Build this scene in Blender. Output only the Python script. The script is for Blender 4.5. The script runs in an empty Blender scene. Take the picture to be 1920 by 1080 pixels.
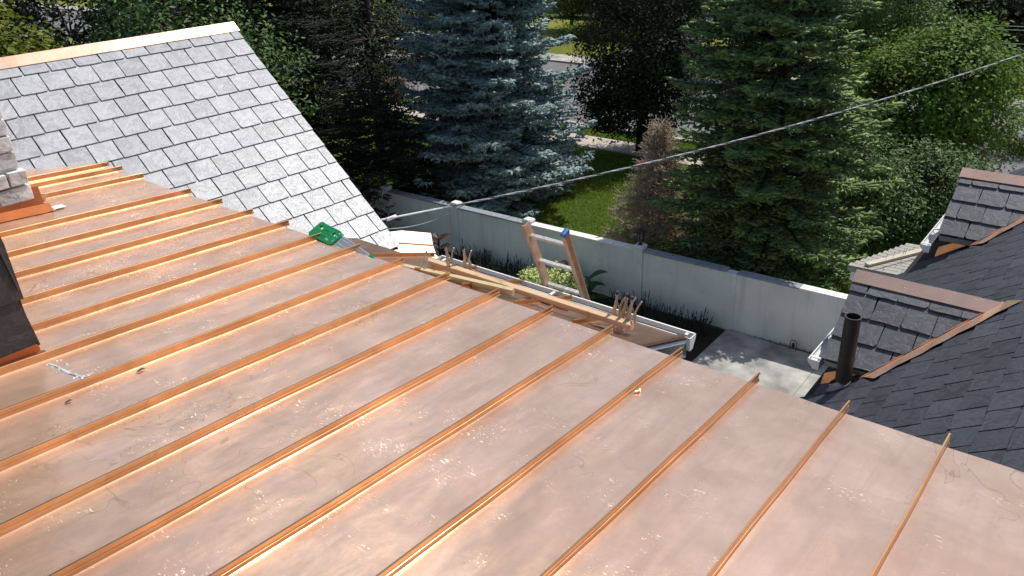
import bpy, bmesh, math, random
import numpy as np
from mathutils import Vector, Matrix

# ------------------------------------------------------------------ camera, sky, sun, exposure
S = bpy.context.scene
COL = S.collection
rad = math.radians
HC = 9.3                                   # camera height above the yard
PITCH, ROLL = rad(26.6), rad(-2.95)
cam_d = bpy.data.cameras.new('camera'); cam = bpy.data.objects.new('camera', cam_d); COL.objects.link(cam)
cam_d.sensor_width = 36.0; cam_d.lens = 36.0 * 1501.3 / 1920.0
cam_d.clip_start = 0.05; cam_d.clip_end = 600
_f = Vector((0, math.cos(PITCH), -math.sin(PITCH))); _u0 = Vector((0, math.sin(PITCH), math.cos(PITCH))); _r0 = Vector((1, 0, 0))
_r = _r0 * math.cos(ROLL) + _u0 * math.sin(ROLL); _u = -_r0 * math.sin(ROLL) + _u0 * math.cos(ROLL)
cam.matrix_world = Matrix(((_r.x, _u.x, -_f.x, 0), (_r.y, _u.y, -_f.y, 0), (_r.z, _u.z, -_f.z, HC), (0, 0, 0, 1)))
S.camera = cam

SUN_AZ, SUN_EL = rad(57), rad(59)          # azimuth clockwise from +Y
world = bpy.data.worlds.new('World'); S.world = world; world.use_nodes = True
wn = world.node_tree.nodes; wl = world.node_tree.links
bg = wn['Background']
sky = wn.new('ShaderNodeTexSky'); sky.sky_type = 'NISHITA'; sky.sun_disc = False
sky.sun_elevation = SUN_EL; sky.sun_rotation = SUN_AZ
sky.air_density = 1.0; sky.dust_density = 1.5; sky.ozone_density = 1.0
wl.new(sky.outputs[0], bg.inputs[0]); bg.inputs[1].default_value = 0.125
sun_d = bpy.data.lights.new('sun', 'SUN'); sun_d.energy = 4.8; sun_d.angle = rad(0.53); sun_d.color = (1.0, 0.955, 0.89)
sun = bpy.data.objects.new('sun', sun_d); COL.objects.link(sun)
SUNV = Vector((math.sin(SUN_AZ) * math.cos(SUN_EL), math.cos(SUN_AZ) * math.cos(SUN_EL), math.sin(SUN_EL)))
sun.rotation_euler = SUNV.to_track_quat('Z', 'Y').to_euler(); sun.location = SUNV * 60
S.view_settings.view_transform = 'Standard'; S.view_settings.look = 'None'
S.view_settings.exposure = 0.0; S.view_settings.gamma = 1.0; S.view_settings.use_curve_mapping = False
S.render.engine = 'CYCLES'
S.cycles.max_bounces = 8; S.cycles.diffuse_bounces = 3; S.cycles.glossy_bounces = 4; S.cycles.transmission_bounces = 4
S.cycles.transparent_max_bounces = 8; S.cycles.use_denoising = True

rng = random.Random(7)
nrg = np.random.default_rng(11)

# ------------------------------------------------------------------ house axes
AZ = rad(40.1)
U = Vector((math.sin(AZ), math.cos(AZ), 0)); V = Vector((math.cos(AZ), -math.sin(AZ), 0)); Z = Vector((0, 0, 1))
def hp(u, v, z): return U * u + V * v + Z * z

# ------------------------------------------------------------------ object helpers
def _props(o, label=None, cat=None, group=None, kind=None):
    if label: o['label'] = label
    if cat: o['category'] = cat
    if group: o['group'] = group
    if kind: o['kind'] = kind
    return o
def root(name, loc, label, cat, group=None):
    o = bpy.data.objects.new(name, None); COL.objects.link(o); o.location = loc; o.empty_display_size = 0.3
    return _props(o, label, cat, group)
def rootloc(p):
    q = Vector((0, 0, 0))
    while p is not None:
        q = q + p.location; p = p.parent
    return q
class MB:
    """collects verts / faces in world coordinates and links them as ONE mesh object"""
    def __init__(s): s.v = []; s.f = []
    def add(s, vs, fs):
        b = len(s.v); s.v += [Vector(q) for q in vs]; s.f += [tuple(i + b for i in q) for q in fs]; return s
    def hexa(s, p):  # 8 points: bottom 4 (ccw), top 4
        return s.add(p, [(3, 2, 1, 0), (4, 5, 6, 7), (0, 1, 5, 4), (1, 2, 6, 5), (2, 3, 7, 6), (3, 0, 4, 7)])
    def box(s, o, ex, ey, ez):  # o corner, edge vectors
        o, ex, ey, ez = map(Vector, (o, ex, ey, ez))
        return s.hexa([o, o + ex, o + ex + ey, o + ey, o + ez, o + ex + ez, o + ex + ey + ez, o + ey + ez])
    def cbox(s, c, ex, ey, ez):
        ex, ey, ez = Vector(ex), Vector(ey), Vector(ez)
        return s.box(Vector(c) - ex / 2 - ey / 2 - ez / 2, ex, ey, ez)
    def tube(s, pts, r, n=8, cap=True):
        pts = [Vector(q) for q in pts]; rr = r if isinstance(r, (list, tuple)) else [r] * len(pts)
        b = len(s.v); ref = None
        for i, q in enumerate(pts):
            d = (pts[min(i + 1, len(pts) - 1)] - pts[max(i - 1, 0)]).normalized()
            if ref is None: ref = d.orthogonal().normalized()
            a = (ref - d * ref.dot(d)); a = a.normalized() if a.length > 1e-6 else d.orthogonal().normalized(); ref = a
            c = d.cross(a)
            for k in range(n):
                t = 2 * math.pi * k / n; s.v.append(q + (a * math.cos(t) + c * math.sin(t)) * rr[i])
        for i in range(len(pts) - 1):
            for k in range(n):
                k2 = (k + 1) % n
                s.f.append((b + i * n + k, b + i * n + k2, b + (i + 1) * n + k2, b + (i + 1) * n + k))
        if cap:
            s.f.append(tuple(b + k for k in reversed(range(n)))); e = b + (len(pts) - 1) * n
            s.f.append(tuple(e + k for k in range(n)))
        return s
    def prism(s, poly, d):  # planar polygon (list of 3D), extruded by d
        d = Vector(d); n = len(poly); P = [Vector(q) for q in poly]
        return s.add(P + [q + d for q in P], [tuple(reversed(range(n))), tuple(range(n, 2 * n))] + [(i, (i + 1) % n, n + (i + 1) % n, n + i) for i in range(n)])
    def sweep(s, prof, path, closed=True, cap=True):
        """prof(i) -> list of 3D offsets, path list of points"""
        b = len(s.v); n = None
        for i, q in enumerate(path):
            pr = prof(i); n = len(pr)
            s.v += [Vector(q) + Vector(o) for o in pr]
        m = n if closed else n - 1
        for i in range(len(path) - 1):
            for k in range(m):
                k2 = (k + 1) % n
                s.f.append((b + i * n + k, b + i * n + k2, b + (i + 1) * n + k2, b + (i + 1) * n + k))
        if cap and closed:
            s.f.append(tuple(b + k for k in reversed(range(n)))); e = b + (len(path) - 1) * n; s.f.append(tuple(e + k for k in range(n)))
        return s
    def build(s, name, mat, parent=None, smooth=False, bevel=0, fixn=True, **kw):
        off = rootloc(parent) if parent is not None else Vector((0, 0, 0))
        me = bpy.data.meshes.new(name); me.from_pydata([tuple(q - off) for q in s.v], [], s.f); me.update()
        if fixn or bevel:
            bm = bmesh.new(); bm.from_mesh(me)
            if fixn: bmesh.ops.recalc_face_normals(bm, faces=bm.faces)
            if bevel: bmesh.ops.bevel(bm, geom=[e for e in bm.edges if len(e.link_faces) == 2 and e.calc_face_angle(0) > 0.5], offset=bevel, segments=2, affect='EDGES', profile=0.5)
            bm.to_mesh(me); bm.free()
        if smooth: me.polygons.foreach_set('use_smooth', [True] * len(me.polygons))
        me.materials.append(mat)
        o = bpy.data.objects.new(name, me); COL.objects.link(o)
        if parent is not None: o.parent = parent
        return _props(o, **kw)
def np_mesh(name, verts, faces, mat, parent=None, smooth=False, **kw):
    off = np.array(rootloc(parent)) if parent is not None else np.zeros(3)
    verts = np.asarray(verts, np.float32) - off.astype(np.float32); faces = np.asarray(faces, np.int32); k = faces.shape[1]
    me = bpy.data.meshes.new(name); me.vertices.add(len(verts)); me.vertices.foreach_set('co', verts.ravel())
    me.loops.add(faces.size); me.loops.foreach_set('vertex_index', faces.ravel())
    me.polygons.add(len(faces)); me.polygons.foreach_set('loop_start', np.arange(0, faces.size, k, dtype=np.int32))
    if smooth: me.polygons.foreach_set('use_smooth', np.ones(len(faces), bool))
    me.update(calc_edges=True); me.materials.append(mat)
    o = bpy.data.objects.new(name, me); COL.objects.link(o)
    if parent is not None: o.parent = parent
    return _props(o, **kw)

# ------------------------------------------------------------------ materials
class NT:
    def __init__(s, name):
        s.m = bpy.data.materials.new(name); s.m.use_nodes = True; s.t = s.m.node_tree; s.b = s.t.nodes['Principled BSDF']; s.out = s.t.nodes['Material Output']
        s.co = None
    def n(s, typ, **kw):
        x = s.t.nodes.new(typ)
        for k, v in kw.items():
            if k in ('operation', 'blend_type', 'data_type', 'feature', 'distance', 'noise_dimensions', 'clamp'): setattr(x, k, v)
            else: x.inputs[k].default_value = v
        return x
    def l(s, a, b): s.t.links.new(a, b); return b
    def coord(s, scale=(1, 1, 1), world=False, rot=(0, 0, 0)):
        if world: src = s.n('ShaderNodeNewGeometry').outputs['Position']
        else: src = s.n('ShaderNodeTexCoord').outputs['Object']
        mp = s.n('ShaderNodeMapping'); mp.inputs['Scale'].default_value = scale; mp.inputs['Rotation'].default_value = rot
        s.l(src, mp.inputs[0]); return mp.outputs[0]
    def house_coord(s, su, sv, sz=1.0):
        src = s.n('ShaderNodeNewGeometry').outputs['Position']; cb = s.n('ShaderNodeCombineXYZ')
        for i, (ax, k) in enumerate(((U, su), (V, sv), (Z, sz))):
            d = s.n('ShaderNodeVectorMath'); d.operation = 'DOT_PRODUCT'; s.l(src, d.inputs[0]); d.inputs[1].default_value = (ax.x * k, ax.y * k, ax.z * k)
            s.l(d.outputs['Value'], cb.inputs[i])
        return cb.outputs[0]
    def noise(s, co, scale, detail=4, rough=0.55, dist=0.0, out='Fac'):
        x = s.n('ShaderNodeTexNoise'); x.inputs['Scale'].default_value = scale; x.inputs['Detail'].default_value = detail
        x.inputs['Roughness'].default_value = rough; x.inputs['Distortion'].default_value = dist
        s.l(co, x.inputs['Vector']); return x.outputs[out]
    def ramp(s, f, stops):
        x = s.n('ShaderNodeValToRGB'); el = x.color_ramp.elements
        while len(el) < len(stops): el.new(0.5)
        for e, (p, c) in zip(el, stops): e.position = p; e.color = (c[0], c[1], c[2], 1) if hasattr(c, '__len__') else (c, c, c, 1)
        s.l(f, x.inputs[0]); return x.outputs[0]
    def mix(s, f, a, b, mode='MIX'):
        x = s.n('ShaderNodeMix'); x.data_type = 'RGBA'; x.blend_type = mode
        for i, q in ((0, f), (6, a), (7, b)):
            if hasattr(q, 'links') or hasattr(q, 'is_output'): s.l(q, x.inputs[i])
            else: x.inputs[i].default_value = q if i == 0 else (q[0], q[1], q[2], 1)
        return x.outputs[2]
    def math(s, op, a, b=0.0, c=0.0, clamp=False):
        x = s.n('ShaderNodeMath'); x.operation = op; x.use_clamp = clamp
        for i, q in enumerate((a, b, c)):
            if hasattr(q, 'is_output'): s.l(q, x.inputs[i])
            else: x.inputs[i].default_value = q
        return x.outputs[0]
    def bump(s, h, strength=0.3, dist=0.01, normal=None):
        x = s.n('ShaderNodeBump'); x.inputs['Strength'].default_value = strength; x.inputs['Distance'].default_value = dist
        s.l(h, x.inputs['Height'])
        if normal is not None: s.l(normal, x.inputs['Normal'])
        s.l(x.outputs[0], s.b.inputs['Normal']); return x.outputs[0]
    def set(s, **kw):
        names = dict(col='Base Color', rough='Roughness', metal='Metallic', spec='Specular IOR Level')
        for k, v in kw.items():
            i = s.b.inputs[names.get(k, k)]
            if hasattr(v, 'is_output'): s.l(v, i)
            elif hasattr(v, '__len__') and len(v) == 3: i.default_value = (*v, 1)
            else: i.default_value = v
        return s
def obj_random(m): return m.n('ShaderNodeObjectInfo').outputs['Random']

def simple(name, c1, c2, scale=6, rough=0.6, metal=0.0, bump=0.0, bscale=60, bdist=0.004, detail=5, spec=0.5, stretch=(1, 1, 1)):
    m = NT(name); co = m.coord(stretch)
    f = m.noise(co, scale, detail)
    m.set(col=m.mix(m.ramp(f, [(0.3, 0), (0.7, 1)]), c1, c2), rough=rough, metal=metal, spec=spec)
    if bump: m.bump(m.noise(co, bscale, 4), bump, bdist)
    return m.m

def copper(name, clean, tarn, rough0, rough1, stain=0.5, flecks=1.0, metal=0.97, aniso=0.0):
    m = NT(name); co = m.coord(rot=(0, 0, AZ))
    f1 = m.noise(co, 1.3, 4, 0.6, 0.6); f2 = m.noise(co, 7.0, 6, 0.65); f3 = m.noise(co, 38, 4, 0.6)
    mixf = m.math('ADD', m.math('MULTIPLY', f1, 0.55), m.math('MULTIPLY', f2, 0.45))
    tf = m.math('MULTIPLY', m.ramp(mixf, [(0.40, 0), (0.62, 1)]), stain)
    col = m.mix(tf, clean, tarn)
    # finger marks and scuffs: small burnished flecks in patches
    cst = m.house_coord(2.4, 1.0)
    v = m.noise(cst, 40, 2, 0.5, 0.9); patch = m.ramp(m.noise(co, 4.2, 3, 0.55), [(0.56, 0), (0.66, 1)])
    fl = m.math('MULTIPLY', m.ramp(v, [(0.635, 0), (0.68, 1)]), patch)
    fl = m.math('MULTIPLY', fl, flecks)
    col = m.mix(m.math('MULTIPLY', fl, 0.6), col, (0.98, 0.80, 0.68))
    lst = m.house_coord(0.5, 4.0); rub = m.ramp(m.noise(lst, 3.0, 5, 0.62, 0.5), [(0.48, 0), (0.70, 1)])
    col = m.mix(m.math('MULTIPLY', rub, 0.35 * stain), col, tuple(q * 0.72 for q in tarn))
    # dried water outlines and drips
    w = m.noise(co, 2.0, 3, 0.5, 1.2); wl_ = m.math('ABSOLUTE', m.math('SUBTRACT', w, 0.56))
    line = m.math('MULTIPLY', m.ramp(wl_, [(0.0, 1), (0.006, 0)]), m.ramp(m.noise(co, 0.9, 2), [(0.50, 0), (0.60, 1)]))
    pud = m.math('MULTIPLY', m.ramp(w, [(0.555, 0), (0.56, 1)]), m.ramp(m.noise(co, 0.9, 2), [(0.50, 0), (0.60, 1)]))
    col = m.mix(m.math('MULTIPLY', pud, 0.30 * stain), col, (0.78, 0.53, 0.30))
    col = m.mix(m.math('MULTIPLY', line, 0.6 * stain), col, (0.25, 0.14, 0.08))
    mot = m.ramp(m.noise(co, 2.6, 7, 0.7, 0.3), [(0.45, 0), (0.72, 1)])
    col = m.mix(m.math('MULTIPLY', mot, 0.45 * stain), col, (0.52, 0.36, 0.24))
    sp = m.ramp(m.noise(co, 90, 2, 0.4), [(0.72, 0), (0.76, 1)])
    col = m.mix(m.math('MULTIPLY', sp, 0.35 * stain), col, (0.20, 0.11, 0.07))
    r = m.math('ADD', rough0, m.math('MULTIPLY', f2, rough1)); r = m.math('ADD', r, m.math('MULTIPLY', fl, 0.22))
    if aniso: r = m.math('ADD', r, m.math('MULTIPLY', m.ramp(m.noise(m.house_coord(1.3, 3.2), 2.2, 7, 0.72, 0.3), [(0.40, 0), (0.68, 1)]), 0.07))
    m.set(col=col, rough=r, metal=m.math('SUBTRACT', metal, m.math('MULTIPLY', fl, 0.45)))
    h = m.math('ADD', m.math('MULTIPLY', f2, 0.6), m.math('MULTIPLY', f3, 0.12))
    m.bump(h, 0.06 if aniso else 0.10, 0.02)
    if aniso:                                        # rolled sheet: fine rolling lines run along the pans
        t = m.n('ShaderNodeCombineXYZ'); t.inputs[0].default_value = V.x; t.inputs[1].default_value = V.y
        m.l(t.outputs[0], m.b.inputs['Tangent']); m.b.inputs['Anisotropic'].default_value = aniso
    return m.m

def slate(name, base, alt, rough, spread=0.25, bump=0.55):
    m = NT(name); tc = m.coord(); rnd = obj_random(m)
    add = m.n('ShaderNodeVectorMath'); add.operation = 'ADD'
    sc = m.n('ShaderNodeCombineXYZ'); m.l(m.math('MULTIPLY', rnd, 37.0), sc.inputs[0]); m.l(m.math('MULTIPLY', rnd, 11.0), sc.inputs[1])
    m.l(tc, add.inputs[0]); m.l(sc.outputs[0], add.inputs[1]); co = add.outputs[0]
    st = m.n('ShaderNodeMapping'); st.inputs['Scale'].default_value = (1, 1.0, 1); st.inputs['Rotation'].default_value = (0, 0, 0.7); m.l(co, st.inputs[0])
    a = m.noise(st.outputs[0], 5.5, 6, 0.62, 1.6); b = m.noise(co, 30, 5, 0.6, 0.8); c = m.noise(co, 2.4, 2)
    col = m.mix(m.ramp(a, [(0.35, 0), (0.66, 1)]), base, alt)
    tone = m.ramp(rnd, [(0, 1 - spread), (1, 1 + spread)])
    col = m.mix(1.0, col, tone, 'MULTIPLY')
    # cleft ridges: pale thin lines
    rl = m.math('ABSOLUTE', m.math('SUBTRACT', a, 0.5)); ln = m.ramp(rl, [(0.0, 1), (0.02, 0)])
    spk = m.ramp(b, [(0.60, 0), (0.72, 1)])
    pale = tuple(min(1, q * 1.7 + 0.06) for q in alt)
    col = m.mix(m.math('MULTIPLY', m.math('MAXIMUM', m.math('MULTIPLY', ln, 0.35), m.math('MULTIPLY', spk, 0.45)), 0.8), col, pale)
    m.set(col=col, rough=m.math('ADD', rough, m.math('MULTIPLY', b, 0.22)), spec=0.5)
    step = m.ramp(a, [(0.30, 0), (0.36, 0.25), (0.46, 0.3), (0.50, 0.6), (0.60, 0.68), (0.66, 1)])
    h = m.math('ADD', m.math('MULTIPLY', step, 0.8), m.math('MULTIPLY', b, 0.35))
    m.bump(h, bump, 0.006)
    return m.m

def foliage(name, c1, c2, c3=None, rough=0.5, trans=0.25, spec=0.22):
    m = NT(name); geo = m.n('ShaderNodeNewGeometry'); r = geo.outputs['Random Per Island']
    co = m.coord(world=True); f = m.noise(co, 0.9, 3)
    col = m.mix(m.ramp(r, [(0.0, 0), (1.0, 1)]), c1, c2)
    if c3: col = m.mix(m.ramp(f, [(0.42, 0), (0.68, 1)]), col, c3)
    m.set(col=col, rough=rough, spec=spec)
    tr = m.n('ShaderNodeBsdfTranslucent'); m.l(col, tr.inputs[0])
    ms = m.n('ShaderNodeMixShader'); ms.inputs[0].default_value = trans
    m.l(m.b.outputs[0], ms.inputs[1]); m.l(tr.outputs[0], ms.inputs[2]); m.l(ms.outputs[0], m.out.inputs[0])
    return m.m

def wood(name, c1, c2, axis=0):
    m = NT(name); st = [1.5, 1.5, 1.5]
    co = m.house_coord(40, 3, 40); f = m.noise(co, 1.0, 5, 0.6, 0.4); g = m.noise(m.coord(), 9, 3)
    col = m.mix(m.ramp(f, [(0.35, 0), (0.7, 1)]), c1, c2); col = m.mix(m.math('MULTIPLY', m.ramp(g, [(0.6, 0), (0.72, 1)]), 0.5), col, tuple(q * 0.5 for q in c1))
    m.set(col=col, rough=0.7); m.bump(f, 0.2, 0.003); return m.m

M = {}
M['copper_pan'] = copper('copper_pan', (0.96, 0.65, 0.47), (0.72, 0.47, 0.32), 0.165, 0.10, 0.80, 1.0, metal=0.77, aniso=0.78)
M['copper_sheet'] = copper('copper_sheet', (0.93, 0.66, 0.52), (0.80, 0.54, 0.41), 0.55, 0.12, 0.5, 0.5, metal=0.72)
M['copper_seam'] = copper('copper_seam', (0.80, 0.44, 0.215), (0.52, 0.27, 0.13), 0.26, 0.16, 0.7, 0.2)
M['copper_low'] = copper('copper_low', (0.80, 0.50, 0.37), (0.55, 0.34, 0.25), 0.22, 0.14, 0.8, 0.7, metal=0.9, aniso=0.7)
M['copper_cap'] = copper('copper_cap', (0.95, 0.63, 0.46), (0.80, 0.50, 0.35), 0.17, 0.12, 0.5, 0.8, metal=0.70)
M['copper_red'] = copper('copper_red', (0.72, 0.33, 0.16), (0.45, 0.20, 0.10), 0.25, 0.2, 0.6, 0.2)
M['slate_grey'] = slate('slate_grey', (0.26, 0.265, 0.28), (0.36, 0.365, 0.38), 0.32, 0.13, 0.75)
M['slate_dark'] = slate('slate_dark', (0.030, 0.033, 0.041), (0.050, 0.054, 0.066), 0.42, 0.28)
M['slate_dormer'] = slate('slate_dormer', (0.058, 0.062, 0.074), (0.092, 0.098, 0.115), 0.45, 0.22, 0.8)
M['slate_cheek'] = slate('slate_cheek', (0.030, 0.027, 0.030), (0.045, 0.040, 0.042), 0.55, 0.25)
M['deck'] = simple('underlay', (0.012, 0.012, 0.013), (0.02, 0.02, 0.02), 8, 0.9)
M['white'] = simple('white_paint', (0.72, 0.73, 0.72), (0.80, 0.80, 0.79), 5, 0.45)
M['white_worn'] = simple('worn_white_paint', (0.55, 0.58, 0.60), (0.74, 0.76, 0.77), 12, 0.6, detail=8)
M['board_grey'] = simple('board_grey', (0.30, 0.32, 0.33), (0.36, 0.38, 0.39), 9, 0.55)
M['siding'] = simple('pale_siding', (0.52, 0.55, 0.53), (0.60, 0.62, 0.60), 3, 0.6)
M['stucco'] = simple('stucco', (0.60, 0.635, 0.625), (0.73, 0.76, 0.75), 1.6, 0.9, bump=0.35, bscale=55, bdist=0.006, detail=7)
def stained(name, a, b, c):
    m = NT(name); co = m.coord(world=True); f = m.noise(co, 1.6, 7); st_ = m.n('ShaderNodeMapping'); st_.inputs['Scale'].default_value = (7, 7, 0.5); m.l(co, st_.inputs[0])
    col = m.mix(m.ramp(f, [(0.3, 0), (0.7, 1)]), a, b); run = m.math('MULTIPLY', m.ramp(m.noise(st_.outputs[0], 1.0, 5, 0.6), [(0.52, 0), (0.75, 1)]), 0.5)
    col = m.mix(run, col, c); sp = m.math('MULTIPLY', m.ramp(m.noise(co, 9, 6, 0.7), [(0.60, 0), (0.68, 1)]), m.ramp(m.noise(co, 0.8, 3), [(0.45, 0), (0.6, 1)]))
    col = m.mix(m.math('MULTIPLY', sp, 0.4), col, tuple(q * .6 for q in c)); m.set(col=col, rough=0.9); m.bump(m.noise(co, 55, 4), 0.35, 0.006); return m.m
M['stucco'] = stained('stucco_wall', (0.60, 0.635, 0.625), (0.73, 0.76, 0.75), (0.44, 0.46, 0.43))
M['cap_lit'] = simple('sunlit_coping', (0.66, 0.66, 0.64), (0.80, 0.80, 0.78), 10, 0.7)
M['cap_shaded_slate'] = simple('shaded_slate_coping', (0.20, 0.22, 0.25), (0.30, 0.32, 0.36), 10, 0.6)  # slate grey with the tree shade on the coping put into it
M['bark'] = simple('bark', (0.030, 0.024, 0.020), (0.075, 0.06, 0.05), 9, 0.9, bump=0.5, bscale=20, stretch=(1, 1, 0.25))
M['dead_wood'] = simple('dead_twigs', (0.32, 0.24, 0.165), (0.50, 0.40, 0.285), 14, 0.9)
M['lumber'] = wood('pine_lumber', (0.55, 0.36, 0.20), (0.70, 0.50, 0.31))
M['lumber_pale'] = wood('pressure_treated', (0.47, 0.37, 0.20), (0.60, 0.49, 0.29))
M['board_old'] = wood('old_board', (0.42, 0.38, 0.29), (0.55, 0.50, 0.40))
M['fibreglass'] = simple('orange_fibreglass', (0.44, 0.25, 0.14), (0.60, 0.45, 0.32), 12, 0.55, detail=8)
M['aluminium'] = simple('aluminium', (0.42, 0.39, 0.35), (0.74, 0.73, 0.71), 30, 0.5, metal=0.35)
M['blue_plastic'] = simple('blue_plastic', (0.03, 0.11, 0.32), (0.05, 0.16, 0.42), 9, 0.45)
M['steel'] = simple('rusty_steel', (0.34, 0.28, 0.22), (0.56, 0.49, 0.42), 60, 0.40, metal=0.7)
M['black_iron'] = simple('black_iron', (0.012, 0.012, 0.012), (0.03, 0.027, 0.024), 20, 0.5)
M['pipe'] = simple('cast_iron', (0.014, 0.013, 0.012), (0.038, 0.030, 0.024), 14, 0.65, bump=0.2, bscale=70, detail=7)
M['lead'] = simple('lead_flashing', (0.16, 0.16, 0.17), (0.36, 0.36, 0.37), 16, 0.5, metal=0.4)
M['green'] = simple('green_plastic', (0.005, 0.19, 0.055), (0.012, 0.26, 0.085), 14, 0.38)
M['blade'] = simple('saw_steel', (0.55, 0.57, 0.58), (0.68, 0.70, 0.70), 40, 0.33, metal=0.6)
M['ink'] = simple('grey_print', (0.12, 0.13, 0.14), (0.18, 0.19, 0.2), 9, 0.5)
M['white_print'] = simple('white_print', (0.45, 0.55, 0.48), (0.7, 0.75, 0.7), 30, 0.5)
M['cable'] = simple('grey_cable', (0.25, 0.26, 0.27), (0.48, 0.49, 0.50), 12, 0.55)
M['cable_dark'] = simple('dark_cable', (0.03, 0.03, 0.033), (0.10, 0.10, 0.10), 12, 0.6)
M['concrete'] = simple('concrete', (0.17, 0.17, 0.16), (0.48, 0.47, 0.43), 2.0, 0.9, bump=0.3, bscale=30, detail=12)
M['pavement'] = simple('pavement', (0.36, 0.31, 0.25), (0.48, 0.43, 0.36), 2.2, 0.9, detail=8)
M['asphalt'] = simple('asphalt', (0.115, 0.115, 0.12), (0.165, 0.165, 0.17), 0.8, 0.9, detail=9)
M['driveway'] = simple('driveway', (0.05, 0.05, 0.055), (0.085, 0.085, 0.09), 1.4, 0.9, detail=8)
M['shingle'] = simple('grey_shingle', (0.27, 0.255, 0.225), (0.37, 0.355, 0.32), 26, 0.9, bump=0.3, bscale=160, detail=8)
M['brick'] = simple('whitewashed_brick', (0.36, 0.36, 0.355), (0.80, 0.80, 0.79), 8, 0.85, bump=0.8, bscale=24, bdist=0.012, detail=9)
M['mortar'] = simple('mortar', (0.70, 0.69, 0.67), (0.82, 0.81, 0.79), 14, 0.9, bump=0.5, bscale=40)
M['glass'] = simple('lamp_glass', (0.10, 0.095, 0.075), (0.17, 0.16, 0.13), 4, 0.15)
M['car'] = simple('dark_car_paint', (0.02, 0.022, 0.027), (0.03, 0.032, 0.04), 2, 0.2)
M['car_glass'] = simple('car_glass', (0.01, 0.012, 0.014), (0.02, 0.02, 0.022), 2, 0.08)
M['tyre'] = simple('tyre', (0.012, 0.012, 0.012), (0.02, 0.02, 0.02), 8, 0.8)
M['far_siding'] = simple('grey_blue_siding', (0.28, 0.31, 0.37), (0.33, 0.36, 0.42), 2, 0.7)
M['brown_pot'] = simple('brown_wood_tub', (0.16, 0.085, 0.045), (0.24, 0.13, 0.075), 8, 0.8)
M['sealant'] = simple('blue_white_sealant', (0.34, 0.42, 0.46), (0.56, 0.62, 0.64), 20, 0.5, bump=0.5, bscale=40)
M['brass'] = simple('brass', (0.65, 0.45, 0.2), (0.75, 0.55, 0.28), 8, 0.3, metal=0.9)
M['dry_leaf'] = simple('dry_leaf', (0.05, 0.035, 0.025), (0.10, 0.07, 0.05), 20, 0.8)
# foliage
M['blue_needles'] = foliage('blue_needles', (0.17, 0.24, 0.235), (0.38, 0.48, 0.47), (0.22, 0.30, 0.28), 0.55, 0.10)
M['green_needles'] = foliage('green_needles', (0.080, 0.140, 0.046), (0.26, 0.36, 0.11), (0.12, 0.19, 0.075), 0.5, 0.10)
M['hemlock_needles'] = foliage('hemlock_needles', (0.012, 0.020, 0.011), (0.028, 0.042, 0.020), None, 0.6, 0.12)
M['leaf_bright'] = foliage('bright_leaves', (0.075, 0.145, 0.018), (0.145, 0.235, 0.032), (0.10, 0.175, 0.022), 0.6, 0.30)
M['leaf_mid'] = foliage('mid_leaves', (0.058, 0.115, 0.022), (0.125, 0.205, 0.042), (0.080, 0.145, 0.028), 0.45, 0.28)
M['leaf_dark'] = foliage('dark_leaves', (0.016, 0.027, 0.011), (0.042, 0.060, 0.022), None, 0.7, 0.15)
M['leaf_holly'] = foliage('glossy_leaves', (0.032, 0.072, 0.014), (0.080, 0.140, 0.030), None, 0.5, 0.15)
M['leaf_maple'] = foliage('yellow_green_leaves', (0.14, 0.17, 0.020), (0.25, 0.28, 0.038), (0.10, 0.13, 0.02), 0.5, 0.35)
M['leaf_varieg'] = foliage('variegated_leaves', (0.34, 0.44, 0.09), (0.74, 0.78, 0.38), None, 0.5, 0.3)
M['leaf_canna'] = foliage('canna_leaves', (0.025, 0.075, 0.02), (0.045, 0.12, 0.03), None, 0.4, 0.25)
M['leaf_red'] = foliage('dark_red_leaves', (0.035, 0.018, 0.014), (0.07, 0.032, 0.022), None, 0.45, 0.2)
M['lavender'] = foliage('lavender_stems', (0.030, 0.042, 0.030), (0.060, 0.072, 0.052), None, 0.7, 0.15)
M['grass'] = foliage('grass_blades', (0.11, 0.21, 0.014), (0.21, 0.33, 0.034), (0.17, 0.25, 0.03), 0.55, 0.35)
M['grass_far'] = foliage('far_grass_blades', (0.15, 0.19, 0.025), (0.26, 0.29, 0.045), None, 0.6, 0.35)
def lawn_mat(name, a, b, c):
    m = NT(name); co = m.coord(world=True); f = m.noise(co, 0.35, 6, 0.65); g = m.noise(co, 6.0, 6, 0.7)
    col = m.mix(m.ramp(f, [(0.38, 0), (0.66, 1)]), a, b); col = m.mix(m.ramp(g, [(0.4, 0), (0.75, 1)]), col, c)
    m.set(col=col, rough=0.95, spec=0.1); m.bump(g, 0.6, 0.05); return m.m
M['yard'] = lawn_mat('yard_turf', (0.045, 0.078, 0.014), (0.080, 0.125, 0.022), (0.05, 0.05, 0.02))
M['soil'] = lawn_mat('soil', (0.020, 0.017, 0.013), (0.035, 0.030, 0.022), (0.045, 0.04, 0.03))
M['far_lawn'] = lawn_mat('far_turf', (0.13, 0.16, 0.022), (0.19, 0.22, 0.035), (0.20, 0.19, 0.06))

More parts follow.
